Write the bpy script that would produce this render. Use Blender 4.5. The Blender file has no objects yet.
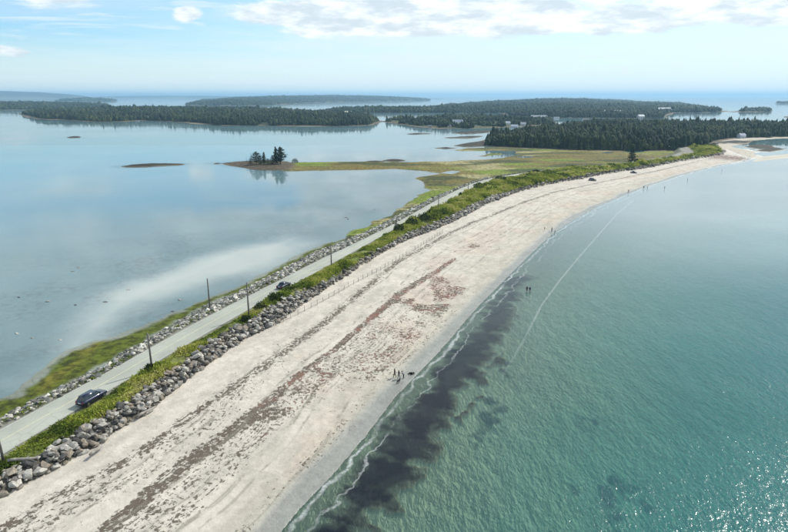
import bpy, bmesh, math, random
import numpy as np
from mathutils import Vector, Matrix
R = math.radians
rng = np.random.default_rng(7); random.seed(7)
SC = bpy.context.scene; COL = SC.collection

# ------------------------------------------------------------------ camera, sky, sun, exposure
FPX, CAMH = 600.0, 50.0
PITCH = math.atan(170 / FPX)
cam_d = bpy.data.cameras.new('camera'); cam = bpy.data.objects.new('camera', cam_d); COL.objects.link(cam)
cam_d.sensor_width = 36; cam_d.lens = 36 * FPX / 788; cam_d.clip_start = 1; cam_d.clip_end = 90000
cam.location = (0, 0, CAMH); cam.rotation_euler = (math.pi / 2 - PITCH, 0, 0)
SC.camera = cam
SUN_AZ, SUN_EL = R(46), R(41)          # azimuth clockwise from the view direction (+y)
sun_d = bpy.data.lights.new('sun', 'SUN'); sun_d.energy = 3.9; sun_d.angle = R(0.5); sun_d.color = (1, .95, .87)
sun = bpy.data.objects.new('sun', sun_d); COL.objects.link(sun)
sdir = Vector((math.sin(SUN_AZ) * math.cos(SUN_EL), math.cos(SUN_AZ) * math.cos(SUN_EL), math.sin(SUN_EL)))
sun.rotation_euler = sdir.to_track_quat('Z', 'Y').to_euler()
sun.location = (200, 200, 600)
SC.view_settings.view_transform = 'Standard'; SC.view_settings.look = 'None'
SC.view_settings.gamma = 1; SC.view_settings.exposure = 0.32
SC.cycles.use_denoising = True
SC.cycles.max_bounces = 6; SC.cycles.transparent_max_bounces = 8; SC.cycles.volume_bounces = 0
SC.cycles.sample_clamp_indirect = 4.0
SC.cycles.caustics_reflective = False; SC.cycles.caustics_refractive = False


class NT:
    """tiny node-tree helper"""
    def __init__(s, tree): s.t = tree; s.n = tree.nodes; s.l = tree.links; s.n.clear()
    def new(s, typ, **kw):
        nd = s.n.new(typ)
        for k, v in kw.items(): setattr(nd, k, v)
        return nd
    def put(s, sock, v):
        if v is None: return
        if isinstance(v, bpy.types.NodeSocket): s.l.new(v, sock)
        elif isinstance(v, (tuple, list)):
            sock.default_value = tuple(v) + (1,) if len(v) == 3 and sock.type == 'RGBA' else tuple(v)
        else: sock.default_value = v
    def math(s, op, a, b=None, c=None, clamp=False):
        nd = s.new('ShaderNodeMath', operation=op, use_clamp=clamp)
        for i, v in enumerate((a, b, c)): s.put(nd.inputs[i], v)
        return nd.outputs[0]
    def vmath(s, op, a, b=None):
        nd = s.new('ShaderNodeVectorMath', operation=op); s.put(nd.inputs[0], a); s.put(nd.inputs[1], b)
        return nd.outputs[0]
    def mix(s, f, a, b, mode='MIX'):
        nd = s.new('ShaderNodeMix', data_type='RGBA', blend_type=mode)
        s.put(nd.inputs[0], f); s.put(nd.inputs[6], a); s.put(nd.inputs[7], b)
        return nd.outputs[2]
    def noise(s, vec, scale, detail=3, rough=.55, dist=0):
        nd = s.new('ShaderNodeTexNoise'); s.put(nd.inputs['Vector'], vec)
        nd.inputs['Scale'].default_value = scale; nd.inputs['Detail'].default_value = detail
        nd.inputs['Roughness'].default_value = rough; nd.inputs['Distortion'].default_value = dist
        return nd.outputs[0]
    def vor(s, vec, scale, feature='F1', out=0):
        nd = s.new('ShaderNodeTexVoronoi', feature=feature); s.put(nd.inputs['Vector'], vec); nd.inputs['Scale'].default_value = scale
        return nd.outputs[out]
    def ss(s, v, a, b, lo=0., hi=1.):
        nd = s.new('ShaderNodeMapRange', interpolation_type='SMOOTHSTEP'); s.put(nd.inputs[0], v)
        for i, q in enumerate((a, b, lo, hi)): s.put(nd.inputs[i + 1], q)
        return nd.outputs[0]
    def attr(s, name, fac=True):
        nd = s.new('ShaderNodeAttribute', attribute_name=name)
        return nd.outputs['Fac'] if fac else nd.outputs['Color']
    def scalev(s, vec, sc):
        return s.vmath('MULTIPLY', vec, sc)
    def bump(s, h, strength=.5, dist=.1):
        nd = s.new('ShaderNodeBump'); s.put(nd.inputs['Strength'], strength); nd.inputs['Distance'].default_value = dist
        s.put(nd.inputs['Height'], h); return nd.outputs[0]
    def pos(s): return s.new('ShaderNodeNewGeometry').outputs['Position']


def material(name, col=(.5, .5, .5), rough=.8, metal=0, spec=.3):
    m = bpy.data.materials.new(name); m.use_nodes = True; t = NT(m.node_tree)
    p = t.new('ShaderNodeBsdfPrincipled'); o = t.new('ShaderNodeOutputMaterial'); t.l.new(p.outputs[0], o.inputs[0])
    p.inputs['Roughness'].default_value = rough; p.inputs['Metallic'].default_value = metal
    p.inputs['Specular IOR Level'].default_value = spec
    if col: t.put(p.inputs['Base Color'], col)
    return m, t, p


def noisy(name, c1, c2, scale=3, rough=.85, lo=.35, hi=.65, bump=.3, metal=0, spec=.3, objvar=0):
    m, t, p = material(name, None, rough, metal, spec)
    co = t.new('ShaderNodeTexCoord').outputs['Object']
    n = t.noise(co, scale, 4)
    c = t.mix(t.ss(n, lo, hi), c1, c2)
    if objvar:
        r = t.new('ShaderNodeObjectInfo').outputs['Random']
        v = t.ss(r, 0, 1, 1 - objvar, 1 + objvar)
        cc = t.new('ShaderNodeCombineXYZ')
        for i in range(3): t.put(cc.inputs[i], v)
        c = t.mix(1., c, cc.outputs[0], 'MULTIPLY')
    t.put(p.inputs['Base Color'], c)
    if bump: t.put(p.inputs['Normal'], t.bump(t.noise(co, scale * 3, 3), bump, .05))
    return m


# world: Nishita sky with clouds laid on a high plane
W = bpy.data.worlds.new('World'); SC.world = W; W.use_nodes = True
t = NT(W.node_tree)
out = t.new('ShaderNodeOutputWorld'); bg = t.new('ShaderNodeBackground')
sky = t.new('ShaderNodeTexSky', sky_type='NISHITA'); sky.sun_disc = False
sky.sun_elevation = SUN_EL; sky.sun_rotation = SUN_AZ
sky.air_density = 1.0; sky.dust_density = 0.6; sky.ozone_density = 2.0; sky.altitude = 0
STR = 0.10
gen = t.new('ShaderNodeTexCoord').outputs['Generated']
sep = t.new('ShaderNodeSeparateXYZ'); t.put(sep.inputs[0], gen)
dx, dy, dz = sep.outputs
zc = t.math('ADD', t.math('MAXIMUM', dz, 0.0), 0.035)
comb = t.new('ShaderNodeCombineXYZ')
t.put(comb.inputs[0], t.math('DIVIDE', dx, zc)); t.put(comb.inputs[1], t.math('DIVIDE', dy, zc)); 
cp = comb.outputs[0]
az = t.math('ARCTAN2', dx, dy)            # radians right of the view
el = t.math('ARCSINE', dz)
azel = t.new('ShaderNodeCombineXYZ'); t.put(azel.inputs[0], az); t.put(azel.inputs[1], t.math('MULTIPLY', el, 3.2))
n1 = t.noise(azel.outputs[0], 9, 8, .60, .25)          # cumulus edges
n2 = t.noise(cp, .22, 5, .6)                     # thin high veil
n3 = t.noise(azel.outputs[0], 2.2, 4, .5)
def gauss(c_az, c_el, w_az, w_el):
    a = t.math('DIVIDE', t.math('SUBTRACT', az, R(c_az)), R(w_az)); b = t.math('DIVIDE', t.math('SUBTRACT', el, R(c_el)), R(w_el))
    return t.math('EXPONENT', t.math('MULTIPLY', t.math('ADD', t.math('MULTIPLY', a, a), t.math('MULTIPLY', b, b)), -1))
band = t.math('MULTIPLY', t.ss(el, R(4.1), R(6.3)), t.ss(az, R(-14), R(-5)))
band = t.math('MULTIPLY', band, t.ss(t.noise(azel.outputs[0], 3.1, 3, .5), .30, .50, .45, 1.15))
band = t.math('MULTIPLY', band, t.ss(el, R(11), R(22), 1, .8))
gl = t.math('MAXIMUM', gauss(-17.8, 6.7, 1.5, .8), gauss(-7, 6.9, 9, 1.2))
gl = t.math('MAXIMUM', gl, t.math('MULTIPLY', gauss(-29, 7.6, 7, .9), .65))
gl = t.math('MAXIMUM', gl, t.math('MULTIPLY', gauss(-32, 3.3, 3, .6), .6))
cover = t.math('MAXIMUM', band, gl)
cov2 = t.math('MAXIMUM', cover, t.math('MULTIPLY', t.math('MULTIPLY', t.ss(el, R(8), R(12)), t.ss(el, R(40), R(24), .25, 1)), t.ss(az, R(-60), R(0), .72, 1.1)))
cum = t.ss(t.math('ADD', n1, t.math('MULTIPLY', cov2, .56)), .68, .88)
veil = t.math('MULTIPLY', t.ss(n2, .32, .66), .58)
veilr = t.math('MULTIPLY', t.ss(az, R(-28), R(4)), t.ss(el, R(9), R(3)))
veil = t.math('ADD', veil, t.math('MULTIPLY', veilr, t.ss(n3, .3, .6, .6, 1.)), clamp=True)
veil = t.math('MULTIPLY', veil, t.ss(el, R(50), R(25), .3, 1.))
strv = t.new('ShaderNodeCombineXYZ'); t.put(strv.inputs[0], t.math('MULTIPLY', az, .8)); t.put(strv.inputs[1], t.math('MULTIPLY', el, 9.))
str_ = t.ss(t.noise(strv.outputs[0], 7, 6, .62, .4), .46, .66, 0, .8)
veil = t.math('MAXIMUM', veil, t.math('MULTIPLY', str_, t.ss(el, R(2.0), R(4.5))))
K = 1.0 / STR
skyc = t.mix(1., sky.outputs[0], (.80, 1.15, 1.38, 1), 'MULTIPLY')
c = t.mix(t.math('MULTIPLY', veil, .82), skyc, (.70 * K, .79 * K, .82 * K, 1))
hz = t.ss(el, R(-1), R(5), .95, 0.)
c = t.mix(hz, c, (.72 * K, .82 * K, .83 * K, 1))
shade = t.ss(t.noise(azel.outputs[0], 13, 5, .6), .38, .62)
cc = t.mix(shade, (.58 * K, .66 * K, .71 * K, 1), (.90 * K, .92 * K, .92 * K, 1))
c = t.mix(t.math('MULTIPLY', cum, .9), c, cc)
t.put(bg.inputs[0], c); bg.inputs[1].default_value = STR
t.l.new(bg.outputs[0], out.inputs[0])

# ------------------------------------------------------------------ places read off the picture: a point of the ground at height h
def G(x, y, h=0.0):
    u = (x - 394) / FPX; v = (y - 266) / FPX
    dn = math.sin(PITCH) + v * math.cos(PITCH); fw = math.cos(PITCH) - v * math.sin(PITCH)
    k = (CAMH - h) / dn
    return (u * k, fw * k)
def GP(pts, h=0.0): return np.array([G(x, y, h) for x, y in pts])

BACK = np.array([-0.302, -0.953])      # the causeway runs on behind the viewpoint
def ext(a, n=600): return np.vstack([a[0] + BACK * n, a])

LT = ext(GP([(0,417.5),(24.4,405),(61,387),(83,376),(105,365),(120,354),(156.7,333.4),(183.5,318.7),(205.6,305),(230,295.5),(254.4,283.6),(286.4,266.7),(314.6,251.6),(340,243),(364.4,232),(388.9,219.8),(415,206.5),(443,193.2),(470,182.5),(488,177),(517,172.5),(541,170),(564,168.2),(600,165.3),(640,160.5),(665,156.3),(674,153),(672,144)], .2))
RL = ext(GP([(0,426),(24.4,415),(58.7,396.7),(83,384.4),(105,373.4),(120,364),(156.7,343),(183.5,327),(203,317.5),(222.7,307.7),(244.6,297),(277,281),(305,266.5),(324,256.5),(340,250),(359.7,240.5),(368,236.6),(396.4,222.5),(415,212),(437.7,199),(456.5,190),(469.7,184),(488,178.6),(516.7,173.8),(541.4,171),(564,169),(600,166),(640,161),(668,156.5),(682,152),(677,145)], 3))
RR = ext(GP([(3.7,456.6),(24.4,443),(49,427.5),(71,415),(83,408),(112.5,391.8),(129.6,380.8),(144.5,370.5),(166.5,357.8),(193.3,342.5),(217.8,328.5),(248.8,311.5),(267.6,299.5),(292,286.4),(314.6,274),(340,260.5),(364.4,246.5),(390.8,232),(415,219.5),(428,212.5),(449,201.5),(469.7,190.5),(488,183.2),(507,178.4),(535.7,172.9),(564,170.4),(602,167.3),(645,162.3),(676,158),(696,153.5),(687,145)], 3))
BT = ext(GP([(0,472.5),(24.4,459),(49,445.6),(73,428.5),(102.7,412.6),(129.6,396.7),(144.5,386),(181,361),(203,344.4),(227.6,328.5),(249.6,319),(267.6,305),(286.4,296.7),(310.8,286.4),(333.4,277),(359.7,260.5),(381.4,247),(405.8,232.5),(434,222.5),(452.8,213.5),(469.7,204.8),(488,196.7),(526,186),(564,178.6),(600,172),(632.8,167),(685.5,158.5),(721,152.6),(716,148)], 3.4))
TO = ext(GP([(0,497),(15,490),(49.5,472),(93,448),(122,427),(153,409),(178.7,386),(213,361),(242,341),(275,324.5),(305,303),(324,290.5),(342.8,278),(359.7,266.5),(377.6,256),(405.8,240.5),(434,230),(452.8,221.8),(469.7,213.4),(488,203.3),(516.7,192.5),(545,185),(583.3,178.6),(606.4,173.8),(646,168.3),(685.5,160.6),(723.8,154.4),(727,150)], 2.0))
SH = ext(GP([(283,530),(300,509),(333,475),(366,436),(395,398),(412,380),(432,360),(450,340),(465,322),(481,304),(498,287),(524,261),(545,241),(557,231),(573.8,220),(600,206),(628,194),(655,184),(680,176),(703,170),(722,165.5),(745,162),(752,158.5),(735,153.5),(727,150)], 0))
FO = ext(GP([(350,562),(436,460),(470,420),(498,383.7),(524.4,339),(541,306),(560,280),(580,256),(600,233),(618,213),(634,200)], 0))
W1 = ext(GP([(102.8,531),(133,506.6),(163.7,480),(198,453),(236,426.6),(262.7,404),(300,372),(333,349),(362.7,324),(399,293),(432,273),(455,257)], 1.4))
W2 = ext(GP([(0,530),(60,492),(130,458),(200,408),(260,366),(320,325),(374,280),(396.4,262),(443,236),(470,223),(497.6,212),(526,200.5),(555,191),(600,181.4),(619.6,177.5),(659,169.6),(699,160.5),(722,156.5)], 1.9))
W3 = ext(GP([(0,560),(80,512),(150,470),(215,424),(280,378),(340,330),(400,286),(450,252),(500,226),(560,204),(620,190)], 1.6))


def _near(L, q):
    best = None; bd = 1e18
    for a, b in zip(L[:-1], L[1:]):
        ab = b - a; tt = min(1, max(0, ((q - a) @ ab) / (ab @ ab))); r_ = a + tt * ab; d = ((q - r_) ** 2).sum()
        if d < bd: bd = d; best = r_
    return best
BT = np.array([a * .78 + _near(TO, a) * .22 for a in BT])

def sdist(P, L):
    """unsigned distance to polyline, arc length of the nearest point"""
    best = np.full(len(P), 1e18); arc = np.zeros(len(P)); s0 = 0.
    for a, b in zip(L[:-1], L[1:]):
        ab = b - a; l2 = ab @ ab; ln = math.sqrt(l2)
        tt = np.clip(((P - a) @ ab) / l2, 0, 1)
        d2 = (P[:, 0] - a[0] - tt * ab[0]) ** 2 + (P[:, 1] - a[1] - tt * ab[1]) ** 2
        k = d2 < best; best[k] = d2[k]; arc[k] = s0 + tt[k] * ln; s0 += ln
    return np.sqrt(best), arc
def inside(P, poly):
    x, y = P[:, 0], P[:, 1]; r = np.zeros(len(P), bool)
    for (x1, y1), (x2, y2) in zip(poly, np.roll(poly, -1, 0)):
        if y1 == y2: continue
        k = ((y1 > y) != (y2 > y)) & (x < (x2 - x1) * (y - y1) / (y2 - y1) + x1)
        r ^= k
    return r
def sdf(P, poly, pad=60.):
    """signed distance to a closed polygon, positive inside (far points: large negative)"""
    lo = poly.min(0) - pad; hi = poly.max(0) + pad
    k = np.where((P[:, 0] > lo[0]) & (P[:, 0] < hi[0]) & (P[:, 1] > lo[1]) & (P[:, 1] < hi[1]))[0]
    o = np.full(len(P), -1e6)
    if len(k):
        q = P[k]; d, _ = sdist(q, np.vstack([poly, poly[:1]])); i = inside(q, poly)
        o[k] = np.where(i, d, -d)
    return o
def vnoise(P, sc, seed=0):
    """smooth value noise 0..1 in numpy"""
    q = P / sc + 1000.5 + seed * 17.3
    i = np.floor(q).astype(np.int64); f = q - i; f = f * f * (3 - 2 * f)
    def h(a, b):
        v = (a * 374761393 + b * 668265263 + seed * 1442695) & 0x7fffffff
        v = ((v ^ (v >> 13)) * 1274126177) & 0x7fffffff
        return ((v ^ (v >> 16)) & 0xffff) / 65535.
    a, b = i[:, 0], i[:, 1]
    return (h(a, b) * (1 - f[:, 0]) + h(a + 1, b) * f[:, 0]) * (1 - f[:, 1]) + (h(a, b + 1) * (1 - f[:, 0]) + h(a + 1, b + 1) * f[:, 0]) * f[:, 1]
def fbm(P, sc, seed=0, o=4): return sum(vnoise(P, sc / 2 ** i, seed + i) * .5 ** i for i in range(o)) / sum(.5 ** i for i in range(o))
def smooth(v, a, b):
    t_ = np.clip((v - a) / (b - a), 0, 1); return t_ * t_ * (3 - 2 * t_)

# land masses: (waterline polygon, hill height, slope in m of rise per m inland)
LANDS = {
 'islet':   (GP([(224,163.5),(236,162),(250,161.2),(270,160.8),(285,161.6),(292,165),(286,169.5),(270,170.6),(254,170),(240,167.5),(230,165.2)]), 2.2, .12),
 'main':    (GP([(16,114.6),(27,117),(38,119.5),(60,120),(90,122),(120,122.2),(140,120.8),(155,121),(190,123),(215,125.5),(250,125.8),(300,126.3),(340,126.5),(372,125.3),(384,121.5),(372,118.5),(345,116),(300,113),(260,111),(200,110.2),(120,110),(60,111),(30,112.5)]), 9, .05),
 'west':    (GP([(-260,109.5),(-100,110),(0,110.2),(40,110),(75,108.5),(110,107),(112,105.5),(60,105),(0,104.6),(-260,104)]), 16, .06),
 'ridge':   (GP([(183,105.2),(205,105.6),(250,105.8),(270,105.4),(298,103.4),(330,102.2),(380,101.2),(432,100.4),(420,99.4),(330,99.2),(250,99.6),(200,101)]), 46, .09),
 'farhill': (GP([(-200,99.6),(-60,99.5),(0,99.3),(40,99.2),(80,99),(100,98.7),(80,98.1),(0,98),(-200,98.1)]), 128, .25),
 'farstrip':(GP([(80,98.2),(140,98.25),(262,98.3),(262,97.7),(80,97.65)]), 55, .1),
 'ponyisle':(GP([(54,101.3),(80,101.6),(110,101.4),(119,100.8),(100,100.2),(70,100.3)]), 26, .12),
 'middle':  (GP([(314,112.2),(340,113),(390,113),(420,113.2),(470,113.4),(502,113.6),(506,116.8),(530,117.4),(560,118),(620,118.6),(668,118.4),(670,114.8),(676,113),(700,112.8),(724,112.3),(727,111.3),(700,107),(680,104.3),(640,103),(560,102.6),(500,103.4),(450,106),(415,110),(380,109.5),(340,110)]), 26, .035),
 'centrehill':(GP([(440,106.5),(520,106),(600,105.5),(650,105),(640,102.4),(560,102),(490,102.6)]), 44, .07),
 'isletsr': (GP([(731,112),(750,112.2),(776,111.8),(775,110.4),(745,110.2)]), 6, .1),
 'farright':(GP([(772,103.6),(800,103.8),(900,104),(900,102.8),(785,103)]), 14, .1),
 'hamlet':  (GP([(378,121.6),(396,124),(420,127.3),(440,128.8),(470,129),(500,128),(520,126.5),(546,125.4),(560,123.5),(548,119.8),(520,119.6),(500,118.4),(450,118),(420,119.6),(396,120.6)]), 3.5, .06),
 'forest':  (GP([(478,145.8),(500,147.4),(520,148.4),(560,150),(600,151),(640,152),(690,151),(712,147.3),(722,141),(740,138.6),(788,137.5),(1100,134),(1100,127),(788,127.8),(700,127),(640,124.2),(590,124.3),(560,127.3),(536,130),(528,134),(500,137),(484,140)]), 6, .04),
 'headland':(GP([(672,158),(690,150),(712,147),(722,141),(740,138.4),(788,137.2),(1100,134),(1100,139),(788,138.6),(748,140.5),(741,143.5),(738,146),(742,149),(757,152),(760,156),(750,159),(722,160)]), 1.6, .05),
}
SHOALS = [GP(p) for p in (
 [(123,166.3),(135,165),(152,164),(183,164.1),(180,165.2),(158,166),(145,167),(128,167.3)],
 [(68,137.4),(73,136.4),(79,136.7),(79,137.9),(70,138.1)], [(215,163.6),(217,163.1),(219,163.5),(217,164.1)],
 [(403,134.2),(415,133.6),(432,133.9),(415,134.6)], [(386,119.4),(395,119.2),(397,119.9),(388,120)],
 [(435,148.4),(444,147.6),(456,148),(448,148.9)], [(366,161.8),(374,160.9),(384,161.6),(376,162.6)], [(384,161),(390,159.6),(400,159.8),(404,161.2),(394,162)],
 [(425,97.9+.8),(440,98.3),(445,98.9),(430,99.2)], [(452,133),(470,131.4),(492,130.6),(486,133),(466,134.2)], [(444,138),(468,136.4),(484,136.2),(470,138.4)],
 [(455,145.9),(468,143.2),(482,141.2),(484,146.5),(466,147)], [(756,151.5),(772,147.5),(786,149.2),(770,152)], [(744,147.2),(756,144.8),(772,145.6),(774,148.3),(760,149.6)],
 [(716,142.6),(735,141),(750,141.6),(744,143.6),(724,143.9)], [(772,117.6),(790,116.4),(820,117),(800,118.4)])]
MARSH = [GP(p, .3) for p in (
 [(268,167),(283,162.3),(340,161.4),(400,162),(450,161),(482,159.4),(503,157.6),(518,154.5),(514,151),(490,150.3),(462,151),(452,150.2),(470,147.6),(500,147),(560,149.5),(640,151.5),(695,150),(695,154),(680,158),(600,167),(541,172),(488,179),(456,192),(415,209),(389,222),(364,235),(338,247),(333,250),(340,242),(352,233),(366,226),(373,220),(386,215),(394,208),(407,204),(412,198),(430,190),(422,184.5),(419,178),(428,175),(440,173.3),(425,171),(395,169),(350,169.6),(310,170.4),(285,170.6)],
 [(478,155.8),(490,153),(503,152.6),(500,154.6),(486,156.3)],)]
POOLS = [GP(p, .3) for p in ([(624,151.4),(634,149.8),(645,150.4),(643,152.2),(630,152.6)], [(570,149.2),(582,148.3),(595,148.9),(588,150.2)],
 [(516,157.4),(524,155.6),(533,156),(529,157.6)], [(440,172.6),(452,170),(462,171),(452,174)], [(600,152.4),(610,151.6),(616,152.4),(606,153.2)])]
ALGAE = GP([(-40,446),(-40,425),(0,401),(20,396),(38,382),(50,369),(72,352),(95,344),(120,338),(150,327),(180,313),(210,299),(235,290),(262,277),(300,257),(330,243),(345,240),(300,262),(243,290),(206,304),(183,318),(157,333),(120,354),(83,376),(61,388),(24,407),(0,420)])
SILT = GP([(60,345),(90,300),(120,282),(170,262),(230,248),(300,236),(292,262),(250,275),(200,287),(150,305),(100,335),(60,372)])
DARKMUD = GP([(-200,400),(-80,290),(20,270),(90,272),(110,292),(80,330),(40,372),(-20,410)])
WEED = GP([(230,630),(313,530),(336,508.7),(353,475.7),(376,452.6),(409,416),(428.7,386.6),(448.5,362),(478,332.5),(494.7,302.8),(511,279.7),(524,276),(516,299),(500,329),(478,365.5),(461,388.6),(444,409.7),(432,442.7),(416,472.4),(390,497),(366,532),(300,640)])
WEED2 = [GP(p) for p in ([(484,398),(492,396),(496,420),(490,432),(478,434)], [(585,424),(596,414),(604,422),(592,432)], [(600,480),(640,470),(660,505),(610,520)], [(452,420),(470,402),(480,380),(500,350),(480,395),(462,425)])]
BARS = GP([(752,162),(788,158),(900,150),(900,146),(788,154),(760,157)])

# ------------------------------------------------------------------ terrain and sea bed, one sheet
def fan(az_step, dep_step, rmax=42000, ncoarse=60):
    th = np.radians(np.concatenate([np.arange(-180, -43, 4.), np.arange(-42, 42.001, az_step), np.arange(43, 180.1, 4.)]))
    dep = np.concatenate([np.linspace(89.5, 42, 14), np.arange(41, 20, -dep_step), np.arange(20, 2, -.05)])
    r = np.concatenate([CAMH / np.tan(np.radians(dep)), np.geomspace(CAMH / math.tan(R(1.97)), rmax, ncoarse)])
    T, RR_ = np.meshgrid(th, r)
    return np.stack([(np.sin(T) * RR_).ravel(), (np.cos(T) * RR_).ravel()], 1), len(r), len(th)

def terrain_z(P, full=False):
    n = len(P)
    dLT, _ = sdist(P, LT); dRL, _ = sdist(P, RL); dRR, _ = sdist(P, RR); dB, _ = sdist(P, BT); dT, aT = sdist(P, TO); dW, aW = sdist(P, SH)
    cl = lambda a, b: np.vstack([a, b[::-1]])
    iL = inside(P, cl(LT, RL)); iR = inside(P, cl(RL, RR)); iV = inside(P, cl(RR, BT)); iK = inside(P, cl(BT, TO)); iS = inside(P, cl(TO, SH))
    nz = fbm(P, 30, 3); nf = fbm(P, 4, 9, 3)
    # sea bed: right of the causeway the open bay, left the tidal lagoon
    road_x = np.interp(P[:, 1], RL[:, 1], RL[:, 0])
    right = (P[:, 0] > road_x) & (P[:, 1] < 640)
    z = np.where(right, -0.05 - np.minimum(6.5, np.where(dW < 40, .034 * dW, 1.36 + .034 * (dW - 40)) * (1 + .45 * (nz - .5)) * (.09 + .91 * smooth(P[:, 1] - .45 * dW, 290, 120))), -.12 - np.minimum(1.9, .006 * np.minimum(dLT, dRL)) + .15 * (nz - .5))
    z = np.where(P[:, 1] > 640, np.minimum(-1.2, -1.0 - .002 * (P[:, 1] - 640)) , z)
    for nm, (pg, hm, sl) in LANDS.items():
        s = sdf(P, pg, 90); s = s + np.where(s > -80, (fbm(P, 40, 23) - .5) * np.clip(np.hypot(P[:, 0], P[:, 1]) * .028, 6, 60), 0)
        k = s > -60
        if not k.any(): continue
        hh = np.where(s > 0, .15 + hm * (1 - np.exp(-np.maximum(s, 0) * sl / hm)) * (.75 + .5 * fbm(P, max(60, hm * 8), 21)), .1 + s * .12)
        z = np.where(k, np.maximum(z, hh), z)
    rag = (fbm(P, 14, 5) - .5)
    msk = np.full(n, -1e6)
    for pg in MARSH: msk = np.maximum(msk, sdf(P, pg))
    m_s = msk + rag * 9
    z = np.where(msk > -40, np.maximum(z, np.clip(m_s * .15, -2, .35) + .12 * (nf - .5)), z)
    for pg in POOLS:
        s = sdf(P, pg) + rag * 5; z = np.where(s > -3, np.minimum(z, np.clip(-s * .2, -.3, 5)), z)
    sh = np.full(n, -1e6)
    for pg in SHOALS: sh = np.maximum(sh, sdf(P, pg))
    z = np.where(sh > -10, np.maximum(z, np.clip(.3 + sh * .15 + .5 * (nf - .5), -1, 1.2)), z)
    ag = sdf(P, ALGAE); z = np.where(ag > -4, np.maximum(z, np.clip(.08 + ag * .05 + (rag + nf - .5) * .12, -.3, .25)), z)
    fl = 15 + 12 * (nz - .5) - dLT; z = np.where((~right) & (P[:, 1] < 330) & (fl > -6), np.maximum(z, np.clip(-.09 + fl * .003 + (nf - .5) * .14, -.2, .05)), z)
    ba = sdf(P, BARS); z = np.where(ba > -20, np.maximum(z, np.clip(ba * .02, -.6, .12)), z)
    f = lambda a, b: a / (a + b + 1e-9)
    z = np.where(iL, .1 + 2.85 * smooth(f(dLT, dRL), 0, .95), z)
    z = np.where(iR, 2.93, z)
    tv = f(dRR, dB); dune = smooth(dRR, 0, 6) * smooth(dB, 0, 5)
    z = np.where(iV, 2.9 + .5 * tv + dune * (.3 + 1.6 * fbm(P, 16, 31, 3)) , z)
    z = np.where(iK, 3.4 - 1.4 * f(dB, dT), z)
    b = f(dT, dW)
    z = np.where(iS, 2.0 * (1 - b) + .05 * (nf - .5) * smooth(dW, 0, 10), z)
    if not full: return z
    return z, dict(dLT=dLT, dRL=dRL, dRR=dRR, dB=dB, dT=dT, aT=aT, dW=dW, aW=aW, iL=iL, iR=iR, iV=iV, iK=iK, iS=iS, b=b, marsh=m_s, mraw=msk, shoal=sh, right=right, nz=nz, nf=nf)

def grid_mesh(name, P, z, nr, nt, keep=None, attrs={}, cols={}):
    idx = np.arange(nr * nt).reshape(nr, nt)
    q = np.stack([idx[:-1, :-1], idx[:-1, 1:], idx[1:, 1:], idx[1:, :-1]], -1).reshape(-1, 4)
    if keep is not None: q = q[keep[q].any(1)]
    used = np.unique(q); mp = np.full(nr * nt, -1); mp[used] = np.arange(len(used)); q = mp[q]
    me = bpy.data.meshes.new(name)
    V = np.column_stack([P[used], z[used]]).astype(np.float32)
    me.vertices.add(len(V)); me.vertices.foreach_set('co', V.ravel())
    me.loops.add(len(q) * 4); me.loops.foreach_set('vertex_index', q.ravel().astype(np.int32))
    me.polygons.add(len(q)); me.polygons.foreach_set('loop_start', np.arange(0, len(q) * 4, 4, dtype=np.int32))
    me.polygons.foreach_set('use_smooth', np.ones(len(q), bool))
    me.update(calc_edges=True)
    for k, v in attrs.items():
        a = me.attributes.new(k, 'FLOAT', 'POINT'); a.data.foreach_set('value', v[used].astype(np.float32))
    for k, v in cols.items():
        a = me.attributes.new(k, 'FLOAT_COLOR', 'POINT'); c4 = np.column_stack([v[used], np.ones(len(used))]); a.data.foreach_set('color', c4.astype(np.float32).ravel())
    return me

def link(name, me, mat=None, parent=None, kind=None, label=None, cat=None, group=None):
    o = bpy.data.objects.new(name, me); COL.objects.link(o)
    if mat is not None and me is not None and not me.materials:
        for m_ in (mat if isinstance(mat, (list, tuple)) else [mat]): me.materials.append(m_)
    if parent: o.parent = parent
    tag(o, label, cat, group, kind); return o
def tag(o, label=None, cat=None, group=None, kind=None):
    if label: o['label'] = label
    if cat: o['category'] = cat
    if group: o['group'] = group
    if kind: o['kind'] = kind
    return o

P, nr, nt = fan(.12, .115)
Z, D = terrain_z(P, True)
n = len(P); mixc = lambda c, k, c2: c * (1 - k[:, None]) + np.array(c2) * k[:, None]
dW1, _ = sdist(P, W1); dW2, _ = sdist(P, W2); dW3, _ = sdist(P, W3)
nA = fbm(P, 12, 41); nB = fbm(P, 3, 51, 3); nC = fbm(P, 45, 61)
C = np.tile(np.array([.20, .19, .14]), (n, 1))                                   # silty bed
C = np.where(D['right'][:, None], np.array([.36, .40, .27]), C)                   # sandy bed, green
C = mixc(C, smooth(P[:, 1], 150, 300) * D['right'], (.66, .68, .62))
silt = smooth(sdf(P, SILT) + (nC - .5) * 30 + (nA - .5) * 8, -11, 9); C = mixc(C, silt * (~D['right']), (.60, .62, .55))
dk = smooth(sdf(P, DARKMUD) + (nA - .5) * 30, -8, 8) * (1 - silt); C = mixc(C, dk * .8, (.06, .085, .08))
near_l = (~D['right']) & (P[:, 1] < 420)
band = smooth(14 + 10 * (nA - .5) - D['dLT'], -4, 4) * near_l; C = mixc(C, band * .8, (.17, .20, .17))
al = smooth(sdf(P, ALGAE) + (nB - .5) * 3, -.8, .8)
algc = mixc(np.tile(np.array([.062, .080, .008]), (n, 1)), smooth(nA, .48, .66) * smooth(P[:, 0], G(110, 345)[0], G(60, 370)[0]), (.105, .10, .014))
C = np.where((al > .01)[:, None], C * (1 - al[:, None]) + algc * al[:, None], C)
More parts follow.
